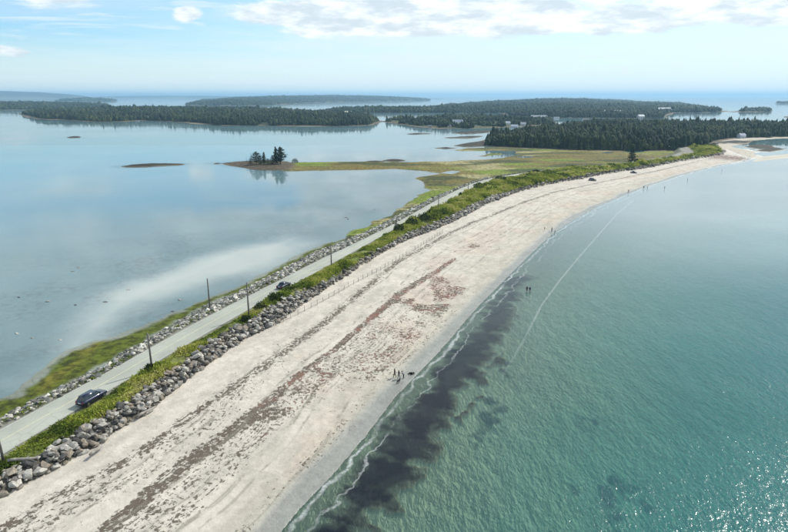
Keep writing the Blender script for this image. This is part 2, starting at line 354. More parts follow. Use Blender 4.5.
wd = sdf(P, WEED) + .5; wn = fbm(P * np.array([1, 1]), 6, 71); lside = D['dW'] < 11; weed = smooth(wd + (wn - .5) * 3 + (fbm(np.column_stack([D['aW'], D['dW'] * .25]), 2.2, 75, 3) - .5) * np.where(lside, 5.5, 3.5) + (fbm(P, 1.6, 76, 2) - .5) * 3, -1.8, 2.)
for pg in WEED2: weed = np.maximum(weed, .75 * smooth(sdf(P, pg) + (nB - .5) * 14, -.5, 3))
C = mixc(C, weed * (.90 + .10 * smooth(nB, .4, .6)), (.006, .008, .026))  # dark weed, with the blue of reflected sky painted into its colour
# marsh
mk = smooth(D['marsh'], -1.5, 1.5) * (Z > -.25)
mc = mixc(np.tile(np.array([.12, .165, .012]), (n, 1)), smooth(fbm(P * np.array([.5, 1]), 26, 83), .42, .56), (.12, .10, .020))
mc = mixc(mc, smooth(fbm(P * np.array([.4, 1]), 20, 81), .56, .66), (.24, .22, .10)); mc = mixc(mc, smooth(fbm(P * np.array([.4, 1]), 12, 85), .52, .66) * .85, (.026, .040, .006))
C = C * (1 - mk[:, None]) + mc * mk[:, None]
land = np.zeros(n)
for nm, (pg, hm, sl) in LANDS.items():
    if nm in ('headland',): continue
    s = sdf(P, pg); e = smooth(s, 0, 3); land = np.maximum(land, e)
    rk = smooth(s, -6, 0) * (1 - smooth(s, 6, 14))
    C = mixc(C, e, (.022, .035, .014)); C = mixc(C, rk * .85, (.13, .105, .075))
C = mixc(C, smooth(sdf(P, LANDS['hamlet'][0]), 5, 20) * .7, (.075, .085, .03))
hd = smooth(sdf(P, LANDS['headland'][0]), -2, 4) * (1 - land * .9); C = mixc(C, hd, (.42, .385, .31))
sd_ = smooth(D['shoal'], -4, 1); C = mixc(C, sd_, (.03, .028, .018))
islt = smooth(sdf(P, LANDS['islet'][0]), -4, 1); C = mixc(C, islt, (.07, .055, .035)); C = mixc(C, islt * smooth(Z, 1.0, 1.8), (.045, .055, .016))
C = mixc(C, smooth(sdf(P, BARS), -15, 5), (.45, .42, .35))
Z = np.where((weed > .25) & (wd > -4), np.maximum(Z, np.minimum(-.06, Z + .9 * weed)), Z)
# causeway
C = np.where(D['iL'][:, None], np.array([.10, .10, .07]), C)
C = np.where(D['iR'][:, None], np.array([.20, .20, .17]), C)
vegc = mixc(np.tile(np.array([.085, .11, .022]), (n, 1)), smooth(nA, .4, .65), (.14, .15, .045))
C = np.where(D['iV'][:, None], vegc, C)
C = np.where(D['iK'][:, None], np.array([.09, .085, .07]), C)
b = D['b']
sand = mixc(np.tile(np.array([.475, .44, .38]), (n, 1)), smooth(b, .55, .95), (.41, .385, .32))
wet = smooth(-D['dW'] + (nA - .5) * 2.5, -5.2, -1.5); sand = mixc(sand, wet, (.23, .235, .205))
sand = mixc(sand, smooth(nA, .5, .7) * .35 * smooth(b, .3, .4) * smooth(b, .9, .8), (.45, .34, .27))
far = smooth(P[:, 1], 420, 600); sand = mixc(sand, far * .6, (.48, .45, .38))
C = np.where(D['iS'][:, None], sand, C)
# wrack: how much seaweed litter lies where
wr = np.zeros(n); S = D['iS'].astype(float); nearf = smooth(P[:, 1], 640, 250)
wob = (fbm(np.column_stack([D['aT'], D['aT'] * 0]), 25, 91) - .5) * 5
sgn = np.where(D['dT'] > 0, 1, 1)
wr = np.maximum(wr, 1.15 * np.exp(-(dW1 / (.9 + 1.0 * vnoise(P, 20, 5))) ** 2) * smooth(P[:, 1], 330, 190))
wr = np.maximum(wr, .80 * np.exp(-((dW2) / (.9 + .8 * nearf)) ** 2))
wr = np.maximum(wr, .55 * np.exp(-((D['dT'] - 9 - wob) / 4.5) ** 2) * smooth(P[:, 1], 260, 90))
wr = np.maximum(wr, .45 * np.exp(-((dW3 + wob * .3) / 1.3) ** 2))
inner = smooth(b, .42, .5) * smooth(b, .93, .8)
patch = smooth(fbm(P, 5, 97, 4), .40, .62) * smooth(fbm(P, 22, 98, 2), .28, .55) * inner * smooth(P[:, 1], 300, 170) * smooth(P[:, 1], 60, 88)
lower = smooth(P[:, 1], 110, 80) * inner * smooth(b, .6, .72)
wr = np.maximum(wr, .80 * patch * (1 - .75 * lower)); wr = np.maximum(wr, .60 * inner * smooth(P[:, 1], 190, 110) * (1 - .8 * lower))
wr = np.maximum(wr, .5 * np.exp(-((D['dW'] - 4 - wob * .5) / 2.2) ** 2) * smooth(P[:, 1], 230, 110))
red2 = np.exp(-((P[:, 0] - G(728, 159)[0]) / 45) ** 2 - ((P[:, 1] - G(728, 159)[1]) / 28) ** 2); wr = np.maximum(wr, red2 * .9)
wr *= np.maximum(S, (red2 > .2) * hd)
red = smooth(nA, .32, .5) * smooth(b, .36, .46); red = np.maximum(red, smooth(P[:, 1], 180, 230) * smooth(b, .42, .55)); red = np.maximum(red, red2)
fade = smooth(P[:, 1], 620, 330) 
kind_sand = np.clip(S + hd, 0, 1)
veg = np.clip(mk + D['iV'] + al + land, 0, 1)
speck = np.clip((band * .5 + dk * .3) * (Z < .5), 0, 1) * (1 - al)
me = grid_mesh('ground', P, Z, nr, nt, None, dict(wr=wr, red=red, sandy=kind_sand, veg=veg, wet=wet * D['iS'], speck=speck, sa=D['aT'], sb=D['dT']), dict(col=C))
m, t, p = material('ground_cover', None, .9, 0, .2)
ps = t.pos(); base = t.attr('col', False)
sv = t.new('ShaderNodeCombineXYZ'); t.put(sv.inputs[0], t.math('MULTIPLY', t.attr('sa'), .55)); t.put(sv.inputs[1], t.attr('sb'))
nfine = t.noise(ps, .9, 5, .65); ncoarse = t.noise(ps, .06, 4, .6); streak = t.noise(sv.outputs[0], .35, 5, .6)
v = t.ss(t.math('ADD', t.math('MULTIPLY', nfine, .6), t.math('MULTIPLY', ncoarse, .4)), .32, .68, .86, 1.12)
vv = t.ss(t.noise(ps, .5, 6, .7), .35, .65, .45, 1.6)
v = t.math('ADD', t.math('MULTIPLY', v, t.math('SUBTRACT', 1., t.attr('veg'))), t.math('MULTIPLY', vv, t.attr('veg')))
st = t.ss(streak, .35, .62, .86, 1.06)
v = t.math('MULTIPLY', v, t.math('ADD', t.math('MULTIPLY', t.math('SUBTRACT', st, 1.), t.attr('sandy')), 1.))
cv = t.new('ShaderNodeCombineXYZ')
for i in range(3): t.put(cv.inputs[i], v)
c = t.mix(1., base, cv.outputs[0], 'MULTIPLY')
# clumps of weed litter: thresholded noise, stretched along the shore
w1 = t.noise(sv.outputs[0], 2.4, 6, .74, .5); w2 = t.noise(sv.outputs[0], .30, 4, .6); w3 = t.noise(ps, 1.5, 4, .7)
wv = t.math('ADD', t.math('ADD', t.math('MULTIPLY', w1, .40), t.math('MULTIPLY', w3, .42)), t.math('MULTIPLY', w2, .22))
thr = t.ss(t.attr('wr'), 0, 1, .645, .475)
wm = t.ss(t.math('SUBTRACT', wv, thr), -.012, .05)
wm = t.math('MULTIPLY', wm, t.ss(t.attr('wr'), .02, .12))
wcol = t.mix(t.math('MULTIPLY', t.attr('red'), t.ss(t.noise(ps, .25, 3), .4, .6)), (.060, .042, .026), (.15, .058, .038))
c = t.mix(t.math('MULTIPLY', wm, .88), c, wcol)
trk = None
for off_, w_, a_ in ((8.5, .22, .5), (10.2, .22, .5), (15.5, .3, .45), (19., .18, .4), (22.5, .35, .5), (24.3, .2, .4), (29., .25, .35)):
    q_ = t.math('ABSOLUTE', t.math('SUBTRACT', t.math('ADD', t.attr('sb'), t.math('MULTIPLY', t.noise(t.scalev(sv.outputs[0], (.06, 0, 0)), 1, 3), 5.)), off_ + 2.5))
    l_ = t.math('MULTIPLY', t.ss(q_, w_ * 1.6, w_ * .5), a_ * 1.45); trk = l_ if trk is None else t.math('MAXIMUM', trk, l_)
trk = t.math('MULTIPLY', t.math('MULTIPLY', trk, t.attr('sandy')), t.ss(t.noise(sv.outputs[0], .5, 4, .7), .42, .6))
c = t.mix(trk, c, (.19, .175, .14))
sp = t.ss(t.noise(ps, 1.3, 4, .75), .56, .64)
c = t.mix(t.math('MULTIPLY', sp, t.attr('speck')), c, (.04, .05, .035))
t.put(p.inputs['Base Color'], c); t.put(p.inputs['Roughness'], t.ss(t.attr('wet'), 0, 1, .9, .22)); t.put(p.inputs['Specular IOR Level'], t.ss(t.attr('wet'), 0, 1, .2, .6))
t.put(p.inputs['Normal'], t.bump(t.math('ADD', t.noise(ps, .8, 6, .7), t.math('MULTIPLY', wm, .4)), .8, .22))
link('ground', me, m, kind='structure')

# ------------------------------------------------------------------ water: one sheet at sea level
keep = Z < .25
dF, aF = sdist(P, FO)
depth = np.clip(-Z, 0, 8)
wside = np.where(D['right'], 1., 0.)
weedw = weed
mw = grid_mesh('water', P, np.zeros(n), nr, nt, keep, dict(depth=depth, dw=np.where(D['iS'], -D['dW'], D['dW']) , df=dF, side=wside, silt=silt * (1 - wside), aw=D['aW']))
m, t, p0 = material('sea_water', None, .1)
t.n.remove(p0)
outn = [q for q in t.n if q.type == 'OUTPUT_MATERIAL'][0]
ps = t.pos(); dep = t.attr('depth'); side = t.attr('side')
opac = t.math('SUBTRACT', 1., t.math('EXPONENT', t.math('MULTIPLY', dep, -.24)))
opac = t.math('ADD', opac, t.math('MULTIPLY', t.math('SUBTRACT', 1., side), .32), clamp=True)
opac = t.math('ADD', opac, t.math('MULTIPLY', t.attr('silt'), .35), clamp=True)
body = t.mix(t.ss(dep, .3, 4.5), (.012, .21, .225), (.0, .12, .185))
body = t.mix(side, (.30, .48, .52), body)
big = t.noise(ps, .012, 3)
body = t.mix(t.ss(big, .35, .65, 0, .35), body, t.mix(side, (.15, .36, .45), (.001, .09, .12)))
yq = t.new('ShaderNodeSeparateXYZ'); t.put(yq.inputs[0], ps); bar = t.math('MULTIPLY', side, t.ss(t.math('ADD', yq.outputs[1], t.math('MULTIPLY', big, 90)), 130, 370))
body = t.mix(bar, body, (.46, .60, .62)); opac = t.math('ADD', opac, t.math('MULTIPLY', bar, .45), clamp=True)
mot = t.noise(ps, .5, 5, .75); mo2 = t.noise(ps, .035, 4, .6)
body = t.mix(t.math('MULTIPLY', t.math('MULTIPLY', t.ss(mot, .42, .6), t.ss(mo2, .4, .6)), t.math('MULTIPLY', t.math('SUBTRACT', 1., side), t.ss(dep, .9, .3, 0, .55))), body, (.12, .19, .20))
body = t.mix(t.attr('silt'), body, (.50, .55, .52))
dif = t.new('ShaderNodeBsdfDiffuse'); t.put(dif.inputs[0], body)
tr = t.new('ShaderNodeBsdfTransparent'); t.put(tr.inputs[0], t.mix(t.ss(dep, 0, 3.2), (.90, .98, .96), (.12, .74, .74)))
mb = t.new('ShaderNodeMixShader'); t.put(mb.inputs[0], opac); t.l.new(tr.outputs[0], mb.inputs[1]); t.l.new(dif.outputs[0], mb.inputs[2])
wp = t.new('ShaderNodeMapping'); t.put(wp.inputs[0], ps); wp.inputs['Rotation'].default_value = (0, 0, R(-28)); wp.inputs['Scale'].default_value = (1, .45, 1)
rip = t.math('ADD', t.math('ADD', t.math('MULTIPLY', t.noise(wp.outputs[0], 2.1, 3, .6), .5), t.math('MULTIPLY', t.noise(wp.outputs[0], .9, 3, .55), .6)), t.math('MULTIPLY', t.noise(wp.outputs[0], .24, 2, .5), .9))
wind = t.new('ShaderNodeMapping'); t.put(wind.inputs[0], ps); wind.inputs['Scale'].default_value = (.35, 1, 1)
wn_ = t.noise(wind.outputs[0], .011, 4, .6)
bs = t.math('MULTIPLY', t.ss(dep, .0, 1.2, .12, 1.), t.ss(wn_, .3, .7, .35, 1.))
bs = t.math('MULTIPLY', bs, t.math('ADD', t.math('MULTIPLY', side, .75), .25))
yp = t.new('ShaderNodeSeparateXYZ'); t.put(yp.inputs[0], ps); bs = t.math('MULTIPLY', bs, t.ss(t.math('ADD', yp.outputs[1], t.math('MULTIPLY', wn_, 120)), 190, 400, 1., .18))
nrm = t.bump(rip, t.math('MULTIPLY', bs, 1.), .30)
gl = t.new('ShaderNodeBsdfGlossy'); t.put(gl.inputs['Roughness'], t.math('ADD', t.ss(wn_, .35, .65, .03, .09), t.math('MULTIPLY', side, .09))); t.l.new(nrm, gl.inputs['Normal'])
fr = t.new('ShaderNodeFresnel'); fr.inputs[0].default_value = 1.333; t.l.new(nrm, fr.inputs['Normal'])
ms = t.new('ShaderNodeMixShader'); t.put(ms.inputs[0], t.math('MULTIPLY', fr.outputs[0], 1.)); t.l.new(mb.outputs[0], ms.inputs[1]); t.l.new(gl.outputs[0], ms.inputs[2])
# foam: broken thin lines along the shore and on the bar outside it
sv = t.new('ShaderNodeCombineXYZ'); t.put(sv.inputs[0], t.math('MULTIPLY', t.attr('aw'), .06)); t.put(sv.inputs[1], t.math('MULTIPLY', t.attr('dw'), .3))
fn = t.noise(sv.outputs[0], 1, 4, .6); fb = t.noise(ps, 2.2, 4, .7)
def line(a, off, w, amp):
    q = t.math('ABSOLUTE', t.math('SUBTRACT', t.math('ADD', t.attr(a), t.math('MULTIPLY', t.math('SUBTRACT', fn, .5), 1.6)), off))
    return t.math('MULTIPLY', t.ss(q, w, w * .3), amp)
av = t.new('ShaderNodeCombineXYZ'); t.put(av.inputs[0], t.math('MULTIPLY', t.attr('aw'), .10)); t.put(av.inputs[1], t.math('MULTIPLY', t.attr('dw'), .10))
lace = t.ss(t.noise(av.outputs[0], 1, 5, .7), .36, .62, .1, 1)
wob_ = t.math('MULTIPLY', t.math('SUBTRACT', t.noise(av.outputs[0], 1.7, 3), .5), 4.)
q1 = t.math('ABSOLUTE', t.math('SUBTRACT', t.math('ADD', t.attr('dw'), wob_), .9)); f1 = t.math('MULTIPLY', t.ss(q1, .55, .05), t.math('MULTIPLY', lace, .5))
q2 = t.math('ABSOLUTE', t.math('SUBTRACT', t.math('ADD', t.attr('dw'), t.math('MULTIPLY', wob_, 1.6)), 3.3)); f2 = t.math('MULTIPLY', t.ss(q2, .3, .05), t.math('MULTIPLY', lace, .3))
ysep = t.new('ShaderNodeSeparateXYZ'); t.put(ysep.inputs[0], ps)
q3 = t.math('ABSOLUTE', t.math('ADD', t.attr('df'), t.math('MULTIPLY', wob_, .1)))
f3 = t.math('MULTIPLY', t.ss(q3, .42, .08), t.math('MULTIPLY', t.ss(ysep.outputs[1], 85, 150), .19))
foam = t.math('MAXIMUM', t.math('MAXIMUM', f1, f2), f3)
foam = t.math('MULTIPLY', foam, t.math('MULTIPLY', side, t.ss(fb, .35, .6, .35, 1)))
fd = t.new('ShaderNodeBsdfDiffuse'); fd.inputs[0].default_value = (.75, .78, .78, 1)
mf = t.new('ShaderNodeMixShader'); t.put(mf.inputs[0], foam); t.l.new(ms.outputs[0], mf.inputs[1]); t.l.new(fd.outputs[0], mf.inputs[2])
t.l.new(mf.outputs[0], outn.inputs[0])
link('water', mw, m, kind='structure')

# ------------------------------------------------------------------ haze
bmz = bmesh.new(); bmesh.ops.create_cube(bmz, size=1)
for v_ in bmz.verts: v_.co = ((v_.co.x) * 90000, (v_.co.y) * 90000, -9 if v_.co.z < 0 else 160)
mz = bpy.data.meshes.new('haze'); bmz.to_mesh(mz); bmz.free()
m = bpy.data.materials.new('haze_air'); m.use_nodes = True; t = NT(m.node_tree)
pv = t.new('ShaderNodeVolumePrincipled'); o_ = t.new('ShaderNodeOutputMaterial'); t.l.new(pv.outputs[0], o_.inputs['Volume'])
pv.inputs['Color'].default_value = (.42, .73, 1, 1); pv.inputs['Density'].default_value = .9e-4; pv.inputs['Anisotropy'].default_value = .2
link('haze', mz, m, kind='stuff')
#@@OBJECTS@@
# ------------------------------------------------------------------ helpers for objects
def zat(P_): return terrain_z(np.atleast_2d(np.array(P_, float)))
def z1(x, y): return float(zat([[x, y]])[0])
def resample(L, step):
    s = np.concatenate([[0], np.cumsum(np.hypot(*np.diff(L, axis=0).T))]); k = np.arange(0, s[-1], step)
    return np.column_stack([np.interp(k, s, L[:, 0]), np.interp(k, s, L[:, 1])]), k
def smoothline(L, step=6., it=6):
    q, _ = resample(L, step)
    for _ in range(it): q[1:-1] = (q[:-2] + 2 * q[1:-1] + q[2:]) / 4
    return q
def nearest_on(L, q):
    best = None; bd = 1e18
    for a, b in zip(L[:-1], L[1:]):
        ab = b - a; tt = min(1, max(0, ((q - a) @ ab) / (ab @ ab))); r_ = a + tt * ab; d = ((q - r_) ** 2).sum()
        if d < bd: bd = d; best = r_
    return best
def project(P_, z):
    """picture position, used only to know which pieces the picture shows"""
    c_, s_ = math.cos(PITCH), math.sin(PITCH); x, y, zz = P_[:, 0], P_[:, 1], z - CAMH
    dz_ = y * c_ - zz * s_; up = y * s_ + zz * c_
    return np.where(dz_ > 1, 394 + FPX * x / dz_, -9999), np.where(dz_ > 1, 266 - FPX * up / dz_, -9999), dz_
def mesh_of(name, V, F, smooth_=False):
    me_ = bpy.data.meshes.new(name); me_.from_pydata([tuple(v_) for v_ in V], [], F); 
    if smooth_: me_.polygons.foreach_set('use_smooth', [True] * len(me_.polygons))
    me_.update(); return me_
def bulk(name, protos, pos, sc, rot, tint):
    """many small shapes joined into one mesh; tint is stored per corner point"""
    which = rng.integers(0, len(protos), len(pos)); VV = []; FF = []; TT = []; off = 0
    for k, (pv_, pf_) in enumerate(protos):
        i = np.where(which == k)[0]
        if not len(i): continue
        pv_ = np.asarray(pv_, float); pf_ = np.asarray(pf_, int)
        c_, s_ = np.cos(rot[i])[:, None], np.sin(rot[i])[:, None]
        v_ = pv_[None] * sc[i][:, None, :]
        x = v_[..., 0] * c_ - v_[..., 1] * s_; y = v_[..., 0] * s_ + v_[..., 1] * c_
        v_ = np.stack([x, y, v_[..., 2]], -1) + pos[i][:, None, :]
        VV.append(v_.reshape(-1, 3)); nn = len(pv_)
        FF.append((pf_[None] + (np.arange(len(i)) * nn)[:, None, None] + off).reshape(-1, 3)); off += len(i) * nn
        TT.append(np.repeat(tint[i], nn))
    V = np.concatenate(VV).astype(np.float32); F = np.concatenate(FF).astype(np.int32); T_ = np.concatenate(TT).astype(np.float32)
    me_ = bpy.data.meshes.new(name); me_.vertices.add(len(V)); me_.vertices.foreach_set('co', V.ravel())
    me_.loops.add(F.size); me_.loops.foreach_set('vertex_index', F.ravel()); me_.polygons.add(len(F))
    me_.polygons.foreach_set('loop_start', np.arange(0, F.size, 3, dtype=np.int32)); me_.update(calc_edges=True)
    a = me_.attributes.new('tint', 'FLOAT', 'POINT'); a.data.foreach_set('value', T_)
    return me_
def bm_box(bm, x0, x1, y0, y1, z0, z1_, bev=0):
    r_ = bmesh.ops.create_cube(bm, size=1)['verts']
    for v_ in r_: v_.co = ((x0 + x1) / 2 + v_.co.x * (x1 - x0), (y0 + y1) / 2 + v_.co.y * (y1 - y0), (z0 + z1_) / 2 + v_.co.z * (z1_ - z0))
    if bev: bmesh.ops.bevel(bm, geom=list({e for v_ in r_ for e in v_.link_edges}), offset=bev, segments=2, affect='EDGES')
def bm_tube(bm, pts, rad, seg=8):
    rings = []
    for i, p_ in enumerate(pts):
        p_ = Vector(p_); a = Vector(pts[max(0, i - 1)]); b = Vector(pts[min(len(pts) - 1, i + 1)]); d = (b - a).normalized()
        u_ = d.orthogonal().normalized(); w_ = d.cross(u_); rr = rad[i] if isinstance(rad, (list, tuple)) else rad
        rings.append([bm.verts.new(p_ + (u_ * math.cos(k * 2 * math.pi / seg) + w_ * math.sin(k * 2 * math.pi / seg)) * rr) for k in range(seg)])
    for A, B in zip(rings[:-1], rings[1:]):
        for k in range(seg): bm.faces.new((A[k], A[(k + 1) % seg], B[(k + 1) % seg], B[k]))
    bm.faces.new(rings[-1]); bm.faces.new(rings[0][::-1])
def bm_done(bm, name, smooth_=False):
    me_ = bpy.data.meshes.new(name); bmesh.ops.recalc_face_normals(bm, faces=bm.faces[:]); bm.to_mesh(me_); bm.free()
    if smooth_: me_.polygons.foreach_set('use_smooth', [True] * len(me_.polygons))
    return me_
def thing(name, label, cat, loc, rz=0, group=None):
    o = bpy.data.objects.new(name, None); COL.objects.link(o); o.location = loc; o.rotation_euler = (0, 0, rz); o.empty_display_size = .3
    return tag(o, label, cat, group)
def part(name, me_, mat, parent, label=None):
    return link(name, me_, mat, parent, label=label)
def tinted(name, ramp, rough=.9, objrand=False, attrname='tint', grain=3., spec=.2, trans=0):
    m_, t_, p_ = material(name, None, rough, 0, spec)
    f_ = t_.new('ShaderNodeObjectInfo').outputs['Random'] if objrand else t_.attr(attrname)
    cr = t_.new('ShaderNodeValToRGB'); t_.put(cr.inputs[0], f_)
    e = cr.color_ramp.elements
    while len(e) < len(ramp): e.new(.5)
    for i, (pp, cc_) in enumerate(ramp): e[i].position = pp; e[i].color = tuple(cc_) + (1,)
    g_ = t_.ss(t_.noise(t_.pos(), grain, 3, .6), .3, .7, .72, 1.22); cb = t_.new('ShaderNodeCombineXYZ')
    for i in range(3): t_.put(cb.inputs[i], g_)
    t_.put(p_.inputs['Base Color'], t_.mix(1., cr.outputs[0], cb.outputs[0], 'MULTIPLY'))
    if trans:
        tl = t_.new('ShaderNodeBsdfTranslucent'); t_.put(tl.inputs[0], cr.outputs[0]); mx = t_.new('ShaderNodeMixShader'); mx.inputs[0].default_value = trans
        o__ = [q for q in t_.n if q.type == 'OUTPUT_MATERIAL'][0]
        t_.l.new(p_.outputs[0], mx.inputs[1]); t_.l.new(tl.outputs[0], mx.inputs[2]); t_.l.new(mx.outputs[0], o__.inputs[0])
    return m_

# ------------------------------------------------------------------ road and its centre line
def strip(name, A, B, za, zb, mat, kind='structure', nsub=1):
    q, _ = resample(A, 3.0); V = []; F = []
    for a in q:
        b_ = nearest_on(B, a)
        for j in range(nsub + 1):
            f_ = j / nsub; c_ = a * (1 - f_) + b_ * f_; V.append((c_[0], c_[1], za + (zb - za) * f_ + .08 * math.sin(math.pi * f_)))
    w_ = nsub + 1
    for i in range(len(q) - 1):
        for j in range(nsub): F.append((i * w_ + j, i * w_ + j + 1, (i + 1) * w_ + j + 1, (i + 1) * w_ + j))
    me_ = mesh_of(name, V, F, True); return link(name, me_, mat, kind=kind)
RLs = smoothline(RL[:-2]); RRs = smoothline(RR[:-3])
def offs(A, B, f0):
    return np.array([a * (1 - f0) + nearest_on(B, a) * f0 for a in A])
m, t, p = material('worn_asphalt', None, .85, 0, .25)
ps = t.pos(); nn_ = t.noise(ps, 8, 4, .7); n2_ = t.noise(ps, .12, 4, .6)
c = t.mix(t.ss(n2_, .35, .65), (.31, .33, .285), (.38, .40, .345)); c = t.mix(t.ss(nn_, .4, .75, 0, .35), c, (.18, .19, .17)); t.put(p.inputs['Base Color'], c)
ck = t.vor(ps, .22, 'DISTANCE_TO_EDGE'); c = t.mix(t.math('MULTIPLY', t.ss(ck, .035, .01), t.ss(n2_, .45, .6, 0, .22)), c, (.16, .165, .15)); c = t.mix(t.ss(t.vor(ps, .09, 'F1', 0), .25, .2, 0, .28), c, (.22, .23, .21)); t.put(p.inputs['Base Color'], c)
t.put(p.inputs['Normal'], t.bump(nn_, .3, .02))
strip('road', offs(RLs, RRs, .07), offs(RRs, RLs, .07), 3.03, 3.03, m, nsub=4)
mk_m = noisy('faded_yellow_paint', (.55, .53, .34), (.42, .42, .31), 2, .7)
mk_w = noisy('faded_white_paint', (.50, .51, .46), (.36, .38, .33), 2, .7)
mid = offs(RLs, RRs, .5)
def paint(name, L, w_, z_, mat):
    q, _ = resample(L, 2.5); d = np.gradient(q, axis=0); d /= np.hypot(d[:, 0], d[:, 1])[:, None]; nrm_ = np.column_stack([-d[:, 1], d[:, 0]])
    V = [(*(a + n_ * w_), z_) for a, n_ in zip(q, nrm_)] + [(*(a - n_ * w_), z_) for a, n_ in zip(q, nrm_)]; k = len(q)
    link(name, mesh_of(name, V, [(i, i + 1, k + i + 1, k + i) for i in range(k - 1)]), mat, kind='structure')
paint('road_centre_line', mid[:230], .085, 3.122, mk_m)
paint('road_edge_line', offs(RLs, RRs, .12)[:230], .07, 3.078, mk_w)
paint('road_edge_line', offs(RRs, RLs, .12)[:230], .07, 3.078, mk_w)

# ------------------------------------------------------------------ boulders of the two sea walls
def rock_proto(k, seed, flat=.75):
    r_ = np.random.default_rng(seed); bm = bmesh.new()
    for _ in range(k):
        d = r_.normal(size=3); d /= np.linalg.norm(d); d *= r_.uniform(.42, .56); bm.verts.new((d[0] * r_.uniform(.85, 1.2), d[1], d[2] * flat))
    h = bmesh.ops.convex_hull(bm, input=bm.verts[:]); bmesh.ops.delete(bm, geom=[v_ for v_ in bm.verts if not v_.link_faces], context='VERTS')
    bmesh.ops.triangulate(bm, faces=bm.faces[:]); bm.verts.index_update()
    V = [tuple(v_.co) for v_ in bm.verts]; F = [[v_.index for v_ in f.verts] for f in bm.faces]; bm.free(); return V, F
rocks = [rock_proto(17, 100 + i) for i in range(14)]
rocks_far = [rock_proto(9, 200 + i) for i in range(6)]
gr = [(0, (.05, .05, .05)), (.25, (.15, .145, .13)), (.45, (.24, .205, .16)), (.7, (.27, .265, .245)), (1, (.45, .43, .38))]
gl_ = [(0, (.09, .09, .08)), (.4, (.22, .22, .19)), (.75, (.42, .40, .35)), (1, (.62, .60, .53))]
rk_obj = tinted('boulder_granite', gr, objrand=True, grain=2.5); rk_tint = tinted('boulder_granite_pile', gr, grain=2.5)
rl_obj = tinted('pale_boulder_granite', gl_, objrand=True, grain=2.5); rl_tint = tinted('pale_boulder_granite_pile', gl_, grain=2.5)
rock_meshes = {}
def sea_wall(name, label, A, B, size, mats, zoff, s1, cross=1.0, layers=2, far_from=420):
    """A is the lower edge, B the upper edge; stones piled between"""
    root = thing(name, label, 'sea wall', (0, 0, 0)); pos = []; sc = []
    q, k = resample(A, 1.0); i = 0.
    dcum = 0
    while i < len(q) - 1 and dcum < s1:
        a = q[int(i)]; dist = math.hypot(*a); 
        if a[1] < -140: i += 4; continue
        u_, v_, dd = project(a[None], np.array([2.])); lod = 1 if dist < 260 else (1.35 if dist < 420 else 1.9)
        b_ = nearest_on(B, a); wv_ = math.dist(a, b_); st_ = size * .78 * lod; nrow = max(1, int(wv_ / st_ * cross))
        for j in range(nrow):
            for l_ in range(layers if lod < 1.5 else 1):
                f_ = (j + random.uniform(.1, .9)) / nrow; c_ = a * (1 - f_) + b_ * f_ + np.array([random.uniform(-.5, .5), random.uniform(-.5, .5)]) * st_
                s_ = size * lod * random.choice((.45, .6, .8, .95, 1.1, 1.3, 1.75)) * random.uniform(.85, 1.15)
                pos.append((c_[0], c_[1], .12 * size + l_ * .32 * size)); sc.append((s_, s_ * random.uniform(.7, 1.), s_ * random.uniform(.65, .95)))
        i += st_; dcum += st_
    pos = np.array(pos); sc = np.array(sc); pos[:, 2] += zat(pos[:, :2]) + zoff
    px, py, dd = project(pos[:, :2], pos[:, 2]); vis = (px > -3) & (px < 791) & (py > 0) & (py < 535)
    size_px = np.where(vis, sc[:, 0] / dd, 0); order = np.argsort(-size_px); near = order[:300]; rest = order[300:]
    for r_ in near:
        kk = int(rng.integers(len(rocks))); key = (name, kk)
        if key not in rock_meshes:
            rock_meshes[key] = mesh_of('boulder', *rocks[kk]); rock_meshes[key].materials.append(mats[0])
        o = bpy.data.objects.new('boulder', rock_meshes[key]); COL.objects.link(o); o.parent = root
        o.location = pos[r_]; o.scale = sc[r_]; o.rotation_euler = (random.uniform(-.5, .5), random.uniform(-.5, .5), random.uniform(0, 6.3))
    nr_ = rest[dd[rest] < 300]; fr_ = rest[dd[rest] >= 300]
    mm = []
    mea = bulk('rubble', rocks, pos[nr_], sc[nr_], rng.uniform(0, 6.3, len(nr_)), rng.random(len(nr_)))
    link('rubble', mea, mats[1], root, kind='stuff')
    if len(fr_):
        meb = bulk('distant_rubble', rocks_far, pos[fr_], sc[fr_], rng.uniform(0, 6.3, len(fr_)), rng.random(len(fr_)))
        link('distant_rubble', meb, mats[1], root, kind='stuff')
    return len(pos)
nrk = sea_wall('rock_revetment', 'wall of tumbled grey boulders between the grassy bank and the sand', TO[:-1], BT[:-1], .95, (rk_obj, rk_tint), .0, 2200)
nrl = sea_wall('roadside_revetment', 'low wall of small pale boulders between the road and the lagoon', LT[:-8], RL[:-8], .85, (rl_obj, rl_tint), -.05, 1500, cross=.8, layers=1)

# ------------------------------------------------------------------ low plants on the bank, the dunes and the marsh edge
def clump_proto(nleaf, seed, h=.6, size=.28):
    r_ = np.random.default_rng(seed); V = []; F = []
    for i in range(nleaf):
        a = r_.uniform(0, 2 * math.pi); rr = r_.uniform(0, .5) ** .8; z_ = h * math.sqrt(max(0, 1 - (rr / .62) ** 2)) * r_.uniform(.45, 1.05)
        c_ = np.array([rr * math.cos(a), rr * math.sin(a), z_]); d1 = r_.normal(size=3); d1 /= np.linalg.norm(d1); d2 = np.cross(d1, r_.normal(size=3)); d2 /= np.linalg.norm(d2)
        V += [c_ - d1 * size * .5, c_ + d1 * size * .5, c_ + d2 * size * .9]; F.append([3 * i, 3 * i + 1, 3 * i + 2])
    return V, F
clumps = [clump_proto(20, 300 + i) for i in range(8)]
vg = [(0, (.025, .05, .010)), (.25, (.09, .135, .018)), (.55, (.25, .30, .04)), (.8, (.40, .41, .09)), (1, (.46, .44, .17))]
veg_m = tinted('dune_plants', vg, trans=.3, grain=1.2)
cand = []
